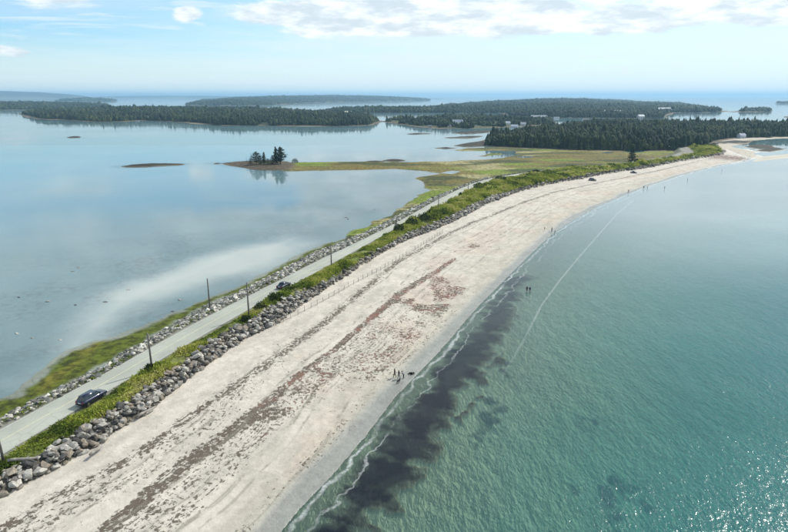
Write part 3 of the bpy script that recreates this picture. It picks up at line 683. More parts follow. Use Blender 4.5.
for (y0, y1, stp) in ((30, 130, .55), (130, 220, .75), (220, 360, 1.15), (360, 720, 2.3)):
    lo = min(RR[:, 0].min(), -300); 
    bx = BT[(BT[:, 1] > y0 - 60) & (BT[:, 1] < y1 + 60)]; rx = RR[(RR[:, 1] > y0 - 60) & (RR[:, 1] < y1 + 60)]
    x0, x1 = min(bx[:, 0].min(), rx[:, 0].min()) - 5, max(bx[:, 0].max(), rx[:, 0].max()) + 5
    gx, gy = np.meshgrid(np.arange(x0, x1, stp), np.arange(y0, y1, stp)); q = np.column_stack([gx.ravel(), gy.ravel()]) + rng.uniform(-.5, .5, (gx.size, 2)) * stp
    q = q[inside(q, np.vstack([RR, BT[::-1]]))]; d1, _ = sdist(q, RR); q = q[d1 > .25 + .5 * vnoise(q[:], 5, 3) [:len(q)]] if len(q) else q
    cand.append(np.column_stack([q, np.full(len(q), stp)]))
cand = np.vstack(cand); nq = fbm(cand[:, :2], 5, 401, 3); cand = cand[(nq > .3)]; nq = fbm(cand[:, :2], 5, 401, 3)
zz = zat(cand[:, :2]); hgt = (.5 + 3.4 * np.clip(nq - .38, 0, .5)); s_ = cand[:, 2] * 1.9
ti = np.clip(.12 + 1.6 * (fbm(cand[:, :2], 7, 411, 3) - .26) + rng.normal(0, .10, len(cand)), 0, 1)
link('dune_plants', bulk('dune_plants', clumps, np.column_stack([cand[:, :2], zz - .05]), np.column_stack([s_, s_, hgt * np.clip(s_ / 1.1, 1, 1.9)]), rng.uniform(0, 6.3, len(cand)), ti), veg_m, kind='stuff',
     label='yellow green beach plants covering the bank beside the road')
# fringe of grass behind the left hand rocks
qf, _ = resample(RL[:-6], .8); qf = qf[(qf[:, 1] > 40) & (qf[:, 1] < 500)]; qf = np.repeat(qf, 2, 0)
qt = np.array([a + (nearest_on(LT, a) - a) * random.uniform(.02, .95 if random.random() < .3 else .25) for a in qf])
keepf = fbm(qt, 7, 431, 3) > .42; qt = qt[keepf]
link('verge_grass', bulk('verge_grass', clumps, np.column_stack([qt, zat(qt) - .02]), np.tile([.9, .9, .5], (len(qt), 1)) * rng.uniform(.7, 1.3, (len(qt), 1)), rng.uniform(0, 6.3, len(qt)), rng.uniform(.1, .5, len(qt))), veg_m, kind='stuff')

# ------------------------------------------------------------------ shrubs and trees with leaves of their own
bark = noisy('bark', (.10, .08, .06), (.16, .135, .11), 4)
bark_grey = noisy('weathered_wood', (.22, .20, .17), (.30, .28, .24), 4)
needle = tinted('spruce_needles', [(0, (.010, .022, .010)), (.5, (.022, .042, .018)), (1, (.045, .070, .026))], grain=.8, trans=.15)
leafm = tinted('shrub_leaves', [(0, (.014, .026, .009)), (.5, (.034, .055, .015)), (1, (.075, .10, .028))], grain=1.5, trans=.2)
def leafcloud(centres, size, tints):
    nn = len(centres); d1 = rng.normal(size=(nn, 3)); d1 /= np.linalg.norm(d1, axis=1)[:, None]; d2 = np.cross(d1, rng.normal(size=(nn, 3))); d2 /= np.linalg.norm(d2, axis=1)[:, None]
    sz = size * rng.uniform(.6, 1.3, (nn, 1)); V = np.stack([centres - d1 * sz, centres + d2 * sz * .6, centres + d1 * sz, centres - d2 * sz * .6], 1).reshape(-1, 3)
    me_ = bpy.data.meshes.new('leaves'); me_.from_pydata(V.tolist(), [], [(4 * i, 4 * i + 1, 4 * i + 2, 4 * i + 3) for i in range(nn)])
    a = me_.attributes.new('tint', 'FLOAT', 'POINT'); a.data.foreach_set('value', np.repeat(tints, 4).astype(np.float32)); me_.update(); return me_
def shrub(px, py, w_, h_, label, stretch=1., hz=3.2, name='shrub', n_=700):
    x, y = G(px, py, hz); z_ = z1(x, y); root = thing(name, label, 'shrub', (x, y, z_ - .05), R(17))
    c_ = rng.normal(size=(n_, 3)); c_ /= np.linalg.norm(c_, axis=1)[:, None]; c_ *= rng.uniform(.55, 1, (n_, 1)) ** .6
    lob = 1 + .28 * np.sin(c_[:, :1] * 5 + px) * np.cos(c_[:, 1:2] * 6 + py); c_ = c_ * lob
    c_[:, 2] = np.abs(c_[:, 2]) * h_; c_[:, 0] *= w_ / 2; c_[:, 1] *= w_ / 2 * stretch; c_[:, 2] += .1
    part('foliage', leafcloud(c_, .17 * max(1, w_ / 3), np.clip(rng.normal(.45, .25, n_), 0, 1)), leafm, root)
    bm = bmesh.new()
    for i in range(5):
        a = random.uniform(0, 6.3); bm_tube(bm, [(0, 0, 0), (math.cos(a) * w_ * .15, math.sin(a) * w_ * .15, h_ * .4), (math.cos(a) * w_ * .3, math.sin(a) * w_ * .3 * stretch, h_ * .75)], [.06, .04, .015], 5)
    part('stem', bm_done(bm, 'stem'), bark, root)
shrub(261, 310.5, 3.0, 1.9, 'rounded dark green shrub behind the boulders, near the pole past the nearer car', 1.15)
shrub(274, 300, 2.6, 1.6, 'long dark green shrub beside the road, just up the bank from the rounded one', 2.1)
shrub(246, 321.5, 2.0, 1.2, 'small dark shrub at the foot of the pole beside the rounded shrub', 1.)
shrub(150, 371.5, 2.1, 1.2, 'low dark shrub at the foot of the pole nearest the parked-looking car', 1.)
shrub(399, 231, 4.2, 2.2, 'first dark shrub of the dense dark row on the bank where the road bends', 1.8)
shrub(412, 226, 4.4, 2.4, 'middle dark shrub of the dense dark row on the bank where the road bends', 1.8)
shrub(425, 222, 4.6, 2.2, 'last and widest dark shrub of the dense dark row on the bank by the road', 1.8)
shrub(415, 219.5, 1.8, 1.6, 'small lone dark bush right at the edge of the road where it bends', 1.)
shrub(480, 188, 6.5, 2.6, 'dark shrub on the dune beside the farthest pole', 1.5, n_=500)
shrub(500, 182.5, 7, 2.4, 'dark shrub on the inland side of the dunes past the farthest pole', 1.5, n_=500)
shrub(536, 175.5, 8, 2.4, 'wide dark shrub in the middle of the far dunes', 1.3, n_=500)
shrub(572, 170, 8, 3.0, 'dark shrub standing where the road disappears behind the dunes', 1.3, n_=500)
shrub(295, 162.5, 5.5, 3.0, 'small lone bush on the grassy spit beside the wooded islet', 1., hz=.4, n_=300)

def tree(px, py, h_, w_, label, style='spruce', hz=1.6, name='spruce_tree', cat='tree', lean=0., bare=.12, n_=900, group=None):
    x, y = G(px, py, hz); z_ = z1(x, y); root = thing(name, label, cat, (x, y, z_ - .1), random.uniform(0, 6.3), group)
    bm = bmesh.new(); top = Vector((lean * h_, 0, h_)); pts = [tuple(top * f_ + Vector((.1 * math.sin(7 * f_), .1 * math.cos(5 * f_) - .1, 0))) for f_ in (0, .25, .5, .75, 1)]
    bm_tube(bm, pts, [.025 * h_, .02 * h_, .014 * h_, .008 * h_, .003 * h_], 7)
    cs = []; nl = 26 if style != 'dead' else 14
    for i in range(nl):
        f_ = bare + (1 - bare) * (i + .5) / nl
        if style == 'spruce': rad = w_ / 2 * (1 - f_) ** .8 * random.uniform(.75, 1.15) + .15; up = -.08
        elif style == 'pine': rad = w_ / 2 * math.sin(math.pi * min(1, max(.06, (f_ - bare) / (1 - bare) * .9 + .12))) ** .7 * random.uniform(.6, 1.15); up = .12
        else: rad = w_ / 2 * (1.1 - f_) * random.uniform(.6, 1.1); up = .35
        a = i * 2.4 + random.uniform(-.4, .4); base_ = top * f_; tip = base_ + Vector((math.cos(a) * rad, math.sin(a) * rad, up * rad * 2))
        bm_tube(bm, [tuple(base_), tuple(tip)], [.007 * h_, .002 * h_], 4)
        if style != 'dead':
            m_ = max(8, int(n_ / nl * (rad / (w_ / 2) + .25)))
            for k in range(m_):
                g_ = random.uniform(.1, 1.1); c_ = base_.lerp(tip, g_); sp_ = rad * .30 + .12
                cs.append((c_.x + random.gauss(0, sp_), c_.y + random.gauss(0, sp_), c_.z + random.gauss(0, .02 * h_) - .03 * h_ * g_ * (style == 'spruce')))
    part('trunk', bm_done(bm, 'trunk', True), bark if style != 'dead' else bark_grey, root)
    if cs: part('crown', leafcloud(np.array(cs), .035 * h_, np.clip(rng.normal(.4, .25, len(cs)), 0, 1)), needle, root)
tree(246.8, 162.8, 6.5, 2.2, 'bare dead tree on the bouldery tip of the wooded islet', 'dead', name='dead_tree')
tree(250.8, 163.8, 4.5, 5.0, 'lowest bushy dark tree at the seaward end of the clump on the islet', 'pine', bare=.05, name='pine_tree')
tree(256.5, 163.6, 9.2, 7.5, 'broad dark tree with a rounded top in the islet clump', 'pine', name='pine_tree', n_=1300)
tree(260.3, 163.9, 6.2, 5.0, 'short dark tree between the broad tree and the slim spire on the islet', 'pine', bare=.05, name='pine_tree')
tree(264.3, 163.6, 8.6, 3.8, 'slim pointed spruce in the middle of the islet clump', 'spruce')
tree(268.0, 164.0, 4.2, 4.0, 'smallest bushy tree of the islet clump beside the slim spruce', 'pine', bare=.05, name='pine_tree')
tree(272.6, 164.0, 7.0, 4.8, 'mid sized dark spruce just left of the two tallest islet trees', 'spruce')
tree(276.2, 163.4, 12.6, 5.0, 'tall pointed spruce, one of the two tallest islet trees, seaward one', 'spruce', n_=1100)
tree(280.6, 163.4, 12.8, 6.6, 'tall fuller pine, the landward one of the two tallest islet trees', 'pine', bare=.15, name='pine_tree', n_=1300)
tree(631.5, 162.0, 11.5, 8.0, 'lone dark conifer standing on the dunes near the far end of the beach', 'spruce', hz=3.5, n_=1300)
shrub(638.5, 162.3, 7, 3.2, 'low dark bush hugging the foot of the lone dune conifer', 1., hz=3.5, n_=400)
shrub(713, 146.5, 9, 5.0, 'pale green bush where the dunes meet the wood behind the headland sand', 1., hz=2, n_=400)

# ------------------------------------------------------------------ woods
def cone_proto(seed, rings=((.10, 1.), (.42, .66), (.72, .36)), seg=6, jag=.3):
    r_ = np.random.default_rng(seed); V = []; F = []
    for z_, rr in rings:
        for k in range(seg):
            a = 2 * math.pi * (k + r_.uniform(-.3, .3)) / seg; q_ = .5 * rr * (1 + r_.uniform(-jag, jag)); V.append((q_ * math.cos(a), q_ * math.sin(a), z_ + r_.uniform(-.05, .05)))
    V.append((r_.uniform(-.04, .04), r_.uniform(-.04, .04), 1.)); ap = len(V) - 1
    for i in range(len(rings) - 1):
        for k in range(seg):
            a, b_, c_, d_ = i * seg + k, i * seg + (k + 1) % seg, (i + 1) * seg + (k + 1) % seg, (i + 1) * seg + k
            F += [[a, b_, c_], [a, c_, d_]]
    for k in range(seg): F.append([(len(rings) - 1) * seg + k, (len(rings) - 1) * seg + (k + 1) % seg, ap])
    return V, F
def blob_proto(seed):
    return cone_proto(seed, ((.12, .7), (.5, 1.05), (.82, .7)), 6, .25)
far_t = [cone_proto(500 + i) for i in range(5)] + [cone_proto(520 + i, ((.08, .9), (.6, .5)), 5) for i in range(2)] + [blob_proto(540 + i) for i in range(3)]
far_far = [cone_proto(560 + i, ((.1, 1.), (.55, .55)), 5, .35) for i in range(4)] + [cone_proto(570, ((.1, .9), (.7, .8)), 5)]
def spruce_mesh(seed):
    r_ = np.random.default_rng(seed); V = []; F = []
    nt_ = 7; seg = 9
    for i in range(nt_):
        f_ = i / nt_; z0 = .08 + .86 * f_; rr = .5 * (1 - f_) ** .85 * r_.uniform(.85, 1.15); b0 = len(V)
        for k in range(seg):
            a = 2 * math.pi * (k + r_.uniform(-.35, .35)) / seg; q_ = rr * (1. if k % 2 else .55) * r_.uniform(.8, 1.25); V.append((q_ * math.cos(a), q_ * math.sin(a), z0 - .03 * r_.random()))
        V.append((0, 0, min(1., z0 + .27 * (1 - f_ * .3)))); 
        for k in range(seg): F.append([b0 + k, b0 + (k + 1) % seg, b0 + seg])
    b0 = len(V); nc = len(F)
    for z_, rr in ((0, .03), (.3, .02)):
        for k in range(5): V.append((rr * math.cos(k * 1.2566), rr * math.sin(k * 1.2566), z_))
    for k in range(5): F += [[b0 + k, b0 + (k + 1) % 5, b0 + 5 + (k + 1) % 5], [b0 + k, b0 + 5 + (k + 1) % 5, b0 + 5 + k]]
    me_ = mesh_of('conifer', V, F); me_.materials.append(wood_obj); me_.materials.append(bark)
    me_.polygons.foreach_set('material_index', [0] * nc + [1] * 10); return me_
wd = [(0, (.010, .021, .011)), (.45, (.021, .038, .018)), (.8, (.038, .058, .023)), (1, (.070, .085, .034))]
wood_obj = tinted('conifer_needles', wd, objrand=True, grain=.6); wood_tint = tinted('wood_foliage', wd, grain=.4)
spruces = [spruce_mesh(600 + i) for i in range(8)]
def broadleaf_mesh(seed):
    r_ = np.random.default_rng(seed); V = []; F = []
    for i in range(70):
        d = r_.normal(size=3); d /= np.linalg.norm(d); c_ = d * np.array([.42, .42, .36]) * r_.uniform(.6, 1.05) + np.array([0, 0, .60]); u_ = np.cross(d, r_.normal(size=3)); u_ /= np.linalg.norm(u_); w_ = np.cross(d, u_) + d * r_.uniform(-.3, .3)
        b0 = len(V); V += [tuple(c_ - u_ * .14), tuple(c_ + w_ * .12), tuple(c_ + u_ * .14), tuple(c_ - w_ * .12)]; F += [[b0, b0 + 1, b0 + 2], [b0, b0 + 2, b0 + 3]]
    nc = len(F); b0 = len(V)
    for z_, rr in ((0, .04), (.5, .02)):
        for k in range(5): V.append((rr * math.cos(k * 1.2566), rr * math.sin(k * 1.2566), z_))
    for k in range(5): F += [[b0 + k, b0 + (k + 1) % 5, b0 + 5 + (k + 1) % 5], [b0 + k, b0 + 5 + (k + 1) % 5, b0 + 5 + k]]
    me_ = mesh_of('broadleaf_tree', V, F); me_.materials.append(leaf_obj); me_.materials.append(bark); me_.polygons.foreach_set('material_index', [0] * nc + [1] * 10); return me_
leaf_obj = tinted('broadleaf_foliage', [(0, (.030, .050, .016)), (.6, (.060, .085, .026)), (1, (.10, .12, .045))], objrand=True, grain=.6)
broads = [broadleaf_mesh(650 + i) for i in range(4)]
def snag_mesh(seed):
    r_ = random.Random(seed); bm = bmesh.new(); bm_tube(bm, [(0, 0, 0), (.02, 0, .5), (0, .01, 1)], [.035, .022, .006], 5)
    for i in range(9):
        a = r_.uniform(0, 6.3); z_ = .35 + .06 * i; l_ = .3 * (1.15 - z_); bm_tube(bm, [(0, 0, z_), (math.cos(a) * l_, math.sin(a) * l_, z_ + .05)], [.012, .004], 3)
    me_ = bm_done(bm, 'dead_tree'); me_.materials.append(bark_grey); return me_
snags = [snag_mesh(i) for i in range(2)]
step = 1 / 205.
ths = np.arange(R(-44), R(44), step); lrs = np.arange(math.log(540), math.log(11500), step)
TT_, LL_ = np.meshgrid(ths, lrs); TT_ = TT_.ravel() + rng.uniform(-.5, .5, TT_.size) * step; LL_ = LL_.ravel() + rng.uniform(-.5, .5, LL_.size) * step
rr_ = np.exp(LL_); Q = np.column_stack([np.sin(TT_) * rr_, np.cos(TT_) * rr_])
near_ind = []
for nm, nice in (('main', 'wooded_island'), ('west', None), ('ridge', None), ('farhill', None), ('farstrip', None), ('ponyisle', None), ('middle', None), ('centrehill', None), ('isletsr', None), ('farright', None), ('hamlet', None), ('forest', None)):
    pg = LANDS[nm][0]; s = sdf(Q, pg); rq = np.hypot(Q[:, 0], Q[:, 1])
    k = s > np.clip(rq * .006, 3, 14) + 6 * fbm(Q, 25, 701, 2)
    if nm == 'hamlet':
        k &= (fbm(Q, 28, 711, 2) > .52) | ((Q[:, 0] > G(452, 124)[0]) & (Q[:, 0] < G(503, 124)[0]) & (Q[:, 1] > 1180))
    elif nm in ('main', 'forest'): k &= fbm(Q, 30, 721, 3) > .30
    if nm == 'forest':
        for cx, cy, rr in ((631, 144.5, 14), (664, 144, 9), (553, 128.5, 16), (741, 134, 9), (700, 146, 7)):
            g_ = G(cx, cy); k &= ((Q[:, 0] - g_[0]) / rr) ** 2 + ((Q[:, 1] - g_[1]) / (rr * 3)) ** 2 > 1
    if nm == 'middle':
        s2 = sdf(Q, LANDS['centrehill'][0]); k &= s2 < 20
    q = Q[k]
    if not len(q): continue
    z_ = zat(q); rq = np.hypot(q[:, 0], q[:, 1]); sp_ = rq * step
    hh = rng.uniform(6.5, 13.5, len(q)) * (1 + .7 * (fbm(q, 50, 731, 2) - .5)) * np.where(rng.random(len(q)) < .06, 1.3, 1); ww = np.maximum(sp_ * 1.15, rng.uniform(4.2, 6.5, len(q)))
    hh = np.maximum(hh, 0) * np.clip(rq / 5200, 1, 1.5)
    if nm in ('isletsr', 'hamlet'): hh *= .8
    if nm == 'forest':
        hh *= .95
        u_, v_, _d = project(q, z_); vis = (u_ > -5) & (u_ < 793)
        cand_i = np.where(vis)[0]; cand_i = cand_i[np.argsort(rq[cand_i])][:300]
        pick = np.zeros(len(q), bool); pick[cand_i] = True
        for i in cand_i:
            pk = rng.random(); nm_, ml = ('conifer', spruces) if pk < .72 else (('broadleaf_tree', broads) if pk < .94 else ('dead_tree', snags))
            if nm_ == 'broadleaf_tree': ww[i] *= 1.15; hh[i] *= .78
            if nm_ == 'dead_tree': hh[i] *= .85
            o = bpy.data.objects.new(nm_, ml[int(rng.integers(len(ml)))]); COL.objects.link(o)
            o.location = (q[i, 0], q[i, 1], z_[i] - .3); o.scale = (ww[i] * 1.15, ww[i] * 1.15, hh[i]); o.rotation_euler = (0, 0, random.uniform(0, 6.3))
            tag(o, {'conifer': 'dark green conifer on the front edge of the wood behind the marsh', 'broadleaf_tree': 'rounded paler green tree among the conifers fronting the wood behind the marsh', 'dead_tree': 'bare grey dead tree among the conifers fronting the wood behind the marsh'}[nm_], 'tree', {'conifer': 'conifers along the front of the wood', 'broadleaf_tree': 'broadleaf trees along the front of the wood', 'dead_tree': 'dead trees along the front of the wood'}[nm_])
        q = q[~pick]; z_ = z_[~pick]; hh = hh[~pick]; ww = ww[~pick]; rq = rq[~pick]
    ti = np.clip(.42 + 1.5 * (fbm(q, 45, 741, 3) - .5) + rng.normal(0, .25, len(q)), 0, 1)
    me_ = bulk('woods', far_t if rq.min() < 2300 else far_far, np.column_stack([q, z_ - .4]), np.column_stack([ww, ww, hh]), rng.uniform(0, 6.3, len(q)), ti)
    link('woods', me_, wood_tint, kind='stuff', label=dict(main='conifer wood covering the long island across the lagoon', west='dark wood on the low land at the far left', forest='conifer wood behind the marsh and the front row of trees', hamlet='trees around the houses of the low green point').get(nm, 'distant wooded land fading into haze, ' + dict(ridge='long blue ridge left of centre', farhill='rounded hill at the far left', farstrip='thin strip under the horizon at the left', ponyisle='small island before the rounded hill', middle='broad wooded headland behind the near wood', centrehill='low hill on top of the broad headland', isletsr='pair of islets right of the headland', farright='point at the right edge').get(nm, nm)))
    print('woods', nm, len(q))

# ------------------------------------------------------------------ utility poles
pole_wood = noisy('pole_timber', (.10, .095, .085), (.17, .16, .14), 3)
glassy = noisy('insulator_ceramic', (.30, .32, .33), (.38, .40, .4), 4, .4)
def pole(bx, by, ty, label, arm=False, hz=3.2, lean=0.):
    x, y = G(bx, by, hz); z_ = z1(x, y); c_, s_ = math.cos(PITCH), math.sin(PITCH)
    v_ = (266 - ty) / FPX; # height whose picture row is ty
    k_ = (v_ * (y * c_ + CAMH * s_) - y * s_ + CAMH * c_) / (c_ + v_ * s_); h_ = k_ - z_
    root = thing('utility_pole', label, 'utility pole', (x, y, z_ - .05), R(17), 'wooden poles along the road')
    bm = bmesh.new(); bm_tube(bm, [(0, 0, 0), (lean * .5, 0, h_ * .5), (lean, 0, h_)], [.19, .16, .13], 10); part('shaft', bm_done(bm, 'shaft', True), pole_wood, root)
    bm = bmesh.new(); bm_tube(bm, [(lean, 0, h_), (lean, 0, h_ + .08), (lean, 0, h_ + .22)], [.03, .06, .035], 8); part('insulator', bm_done(bm, 'insulator'), glassy, root)
    if arm:
        bm = bmesh.new(); bm_box(bm, -1.1, 1.1, -.06, .06, h_ - .75, h_ - .62); ao = part('crossarm', bm_done(bm, 'crossarm'), pole_wood, root)
        for xx in (-.95, .95):
            bm = bmesh.new(); bm_tube(bm, [(xx, 0, h_ - .62), (xx, 0, h_ - .5), (xx, 0, h_ - .42)], [.03, .06, .04], 8); part('insulator', bm_done(bm, 'insulator'), glassy, ao)
pole(3.7, 461.5, 429.6, 'nearest wooden pole, at the bottom left beside the road', lean=-.1)
pole(152, 369.5, 334, 'wooden pole on the bank between the two cars, nearer one')
pole(210, 309.5, 278.6, 'wooden pole standing among the pale rocks on the lagoon side of the road', hz=1.6)
pole(249, 316.5, 282.5, 'wooden pole on the bank beside the rounded dark shrub')
pole(331.4, 265.8, 243.5, 'wooden pole on the bank beyond the far car')
pole(396.4, 231.2, 217, 'wooden pole by the dense dark shrubs at the road bend')
pole(438.4, 211.6, 194.5, 'wooden pole with a crossarm just past the road bend', arm=True)
pole(468, 192.2, 181.5, 'most distant wooden pole, on the dune side beside the marsh')

# ------------------------------------------------------------------ beach fence
FL = GP([(276,325.5),(300,313.5),(328,298.5),(345,288.5),(360,280),(380,269.5),(397,260),(420,246),(443,232.5)], 1.95)
froot = thing('sand_fence', 'low post and wire fence along the sand in front of the boulders', 'fence', (0, 0, 0))
fq, _ = resample(FL, 2.6); fz = zat(fq); post_w = noisy('fence_timber', (.30, .28, .24), (.42, .40, .35), 4)
pm = None
for i, (a, z_) in enumerate(zip(fq, fz)):
    if pm is None:
        bm = bmesh.new(); bm_tube(bm, [(0, 0, -.2), (0, 0, .6), (0, 0, 1.35)], [.075, .07, .06], 6); pm = bm_done(bm, 'post'); pm.materials.append(post_w)
    if 26 < i < 29 or i == 40: continue
    o = bpy.data.objects.new('post', pm); COL.objects.link(o); o.parent = froot; o.location = (a[0], a[1], z_); o.rotation_euler = (random.gauss(0, .06), random.gauss(0, .06), 0); o.scale = (1, 1, random.uniform(.75, 1.1))
for hh_ in (.45, .85, 1.15):
    bm = bmesh.new(); bm_tube(bm, [(a[0], a[1], z_ + hh_ + random.gauss(0, .04)) for a, z_ in zip(fq, fz)], .022, 4); part('wire', bm_done(bm, 'wire'), post_w, froot)

# ------------------------------------------------------------------ cars
glass_m, _, pg_ = material('car_glass', (.02, .028, .035), .05, 0, .8)
tyre_m = noisy('tyre_rubber', (.015, .015, .016), (.03, .03, .03), 9)
rim_m, _, _ = material('wheel_rim', (.45, .46, .48), .3, .9)
lamp_r, _, _ = material('tail_lamp', (.35, .015, .012), .2, 0, .6)
lamp_w, _, _ = material('head_lamp', (.75, .78, .8), .1, 0, .8)
plast, _, _ = material('black_trim', (.02, .02, .022), .5)
def make_car(label, loc, rz, paint_c, L=4.6, suv=True):
    pm_, _, pp = material('car_paint', paint_c, .28, .35, .6); pp.inputs['Coat Weight'].default_value = .7; pp.inputs['Coat Roughness'].default_value = .08
    root = thing('parked_car' if 'sand' in label else 'car', label, 'car', loc, rz)
    hw = .92; top = 1.62 if suv else 1.42; belt = 1.02 if suv else .92
    # lower shell: sections along the length (x forward)
    S_ = [(-L / 2, .42, belt - .22, .80), (-L / 2 + .08, .30, belt - .02, .88), (-L / 2 + .55, .24, belt, .92), (0, .22, belt - .02, .93), (L / 2 - 1.35, .22, belt - .05, .92), (L / 2 - .6, .24, belt - .16, .89), (L / 2 - .12, .28, belt - .30, .82), (L / 2, .42, belt - .42, .72)]
    bm = bmesh.new(); rings = []
    for x, zl, zh, w_ in S_:
        pts = [(-w_ * .8, zl), (-w_, zl + .18), (-w_, (zl + zh) / 2 + .08), (-w_ * .95, zh - .05), (-w_ * .82, zh), (w_ * .82, zh), (w_ * .95, zh - .05), (w_, (zl + zh) / 2 + .08), (w_, zl + .18), (w_ * .8, zl)]
        rings.append([bm.verts.new((x, yy, z_)) for yy, z_ in pts])
    for A, B in zip(rings[:-1], rings[1:]):
        for k in range(10): bm.faces.new((A[k], A[(k + 1) % 10], B[(k + 1) % 10], B[k]))
    bm.faces.new(rings[0]); bm.faces.new(rings[-1][::-1])
    part('body', bm_done(bm, 'body', True), pm_, root)
    # glasshouse
    xr0 = -L / 2 + (.22 if suv else .75); xr1 = -L / 2 + (.62 if suv else 1.35); xf1 = L / 2 - 2.05; xf0 = L / 2 - 1.3
    bm = bmesh.new(); b4 = [(xr0, -.78), (xf0, -.78), (xf0, .78), (xr0, .78)]; t4 = [(xr1, -.62), (xf1, -.62), (xf1, .62), (xr1, .62)]
    vb = [bm.verts.new((x, y_, belt - .02)) for x, y_ in b4]; vt = [bm.verts.new((x, y_, top - .06)) for x, y_ in t4]
    for k in range(4): bm.faces.new((vb[k], vb[(k + 1) % 4], vt[(k + 1) % 4], vt[k]))
    bm.faces.new(vt); part('cabin_frame', bm_done(bm, 'cabin_frame'), pm_, root)
    bm = bmesh.new(); bm_box(bm, xr1 - .03, xf1 + .03, -.635, .635, top - .062, top, .025); part('roof', bm_done(bm, 'roof', True), pm_, root)
    def pane(P4, name='window'):
        c_ = sum((Vector(q_) for q_ in P4), Vector()) / 4; n_ = (Vector(P4[1]) - Vector(P4[0])).cross(Vector(P4[3]) - Vector(P4[0])).normalized()
        if n_.dot(c_ - Vector((0, 0, 1))) < 0: n_ = -n_
        A = [c_ + (Vector(q_) - c_) * .90 + n_ * .012 for q_ in P4]; B = [q_ - n_ * .02 for q_ in A]
        part(name, mesh_of(name, A + B, [(0, 1, 2, 3), (7, 6, 5, 4), (0, 4, 5, 1), (1, 5, 6, 2), (2, 6, 7, 3), (3, 7, 4, 0)]), glass_m, root)
    zb_, zt_ = belt - .01, top - .07
    lerp = lambda a, b_, f_: tuple(a[i] * (1 - f_) + b_[i] * f_ for i in range(3))
    for sgn_ in (-1, 1):
        B0, B1 = (xr0, sgn_ * .78, zb_), (xf0, sgn_ * .78, zb_); T0, T1 = (xr1, sgn_ * .62, zt_), (xf1, sgn_ * .62, zt_)
        for f0, f1 in ((.02, .30), (.31, .62), (.63, .98)): pane([lerp(B0, B1, f0), lerp(B0, B1, f1), lerp(T0, T1, f1), lerp(T0, T1, f0)])
        bm = bmesh.new(); bm_box(bm, xf0 - .25, xf0 - .1, sgn_ * .93 - .09, sgn_ * .93 + .09, belt, belt + .14, .03); part('mirror', bm_done(bm, 'mirror'), pm_, root)
        for nm_, xx, zz_, mt in (('tail_light', -L / 2 + .03, belt - .2, lamp_r), ('headlight', L / 2 - .07, belt - .44, lamp_w)):
            bm = bmesh.new(); bm_box(bm, xx - .06, xx + .06, sgn_ * .66 - .14, sgn_ * .66 + .14, zz_ - .08, zz_ + .1, .02); part(nm_, bm_done(bm, nm_), mt, root)
        for xx in (-L / 2 + .85, L / 2 - .9):
            bm = bmesh.new(); bmesh.ops.create_cone(bm, cap_ends=True, segments=20, radius1=.34, radius2=.34, depth=.22, matrix=Matrix.Translation((xx, sgn_ * .84, .34)) @ Matrix.Rotation(math.pi / 2, 4, 'X')); wo = part('wheel', bm_done(bm, 'wheel'), tyre_m, root)
            bm = bmesh.new(); bmesh.ops.create_cone(bm, cap_ends=True, segments=12, radius1=.21, radius2=.21, depth=.03, matrix=Matrix.Translation((xx, sgn_ * .955, .34)) @ Matrix.Rotation(math.pi / 2, 4, 'X')); part('rim', bm_done(bm, 'rim'), rim_m, wo)
    pane([(xr0, -.78, zb_), (xr0, .78, zb_), (xr1, .62, zt_), (xr1, -.62, zt_)], 'rear_window'); pane([(xf0, -.78, zb_), (xf0, .78, zb_), (xf1, .62, zt_), (xf1, -.62, zt_)], 'windscreen')
    bm = bmesh.new(); bm_box(bm, -L / 2 - .05, -L / 2 + .1, -.8, .8, .36, .56, .04); part('bumper', bm_done(bm, 'bumper'), plast, root)
    bm = bmesh.new(); bm_box(bm, L / 2 - .12, L / 2 + .05, -.68, .68, .34, .52, .04); part('bumper', bm_done(bm, 'bumper'), plast, root)
    bm = bmesh.new(); bm_box(bm, -L / 2 - .012, -L / 2 + .02, -.26, .26, .66, .78); part('licence_plate', bm_done(bm, 'licence_plate'), lamp_w, root)
    return root
def road_dir(x, y):
    i = int(np.argmin(((mid - np.array([x, y])) ** 2).sum(1))); d = mid[min(i + 2, len(mid) - 1)] - mid[max(i - 2, 0)]; return math.atan2(d[1], d[0])
x, y = G(92.5, 400.5, 3.05); make_car('dark blue estate car at the edge of the road, nearer of the two road cars', (x, y, 3.1), road_dir(x, y), (.012, .018, .05), 5.0)
x, y = G(284, 287.2, 3.05); make_car('dark navy car driving further along the road, past the second pole', (x, y, 3.1), road_dir(x, y), (.014, .018, .04), 4.7, False)
x, y = G(592.6, 180.2, 1.9); make_car('grey car parked on the sand below the boulders near the far bend', (x, y, z1(x, y) - .02), R(-20), (.06, .07, .09), 4.5)
x, y = G(633.8, 172.6, 1.9); make_car('small black car parked on the sand against the boulders near the lone conifer', (x, y, z1(x, y) - .02), R(-10), (.012, .012, .014), 4.2, False)

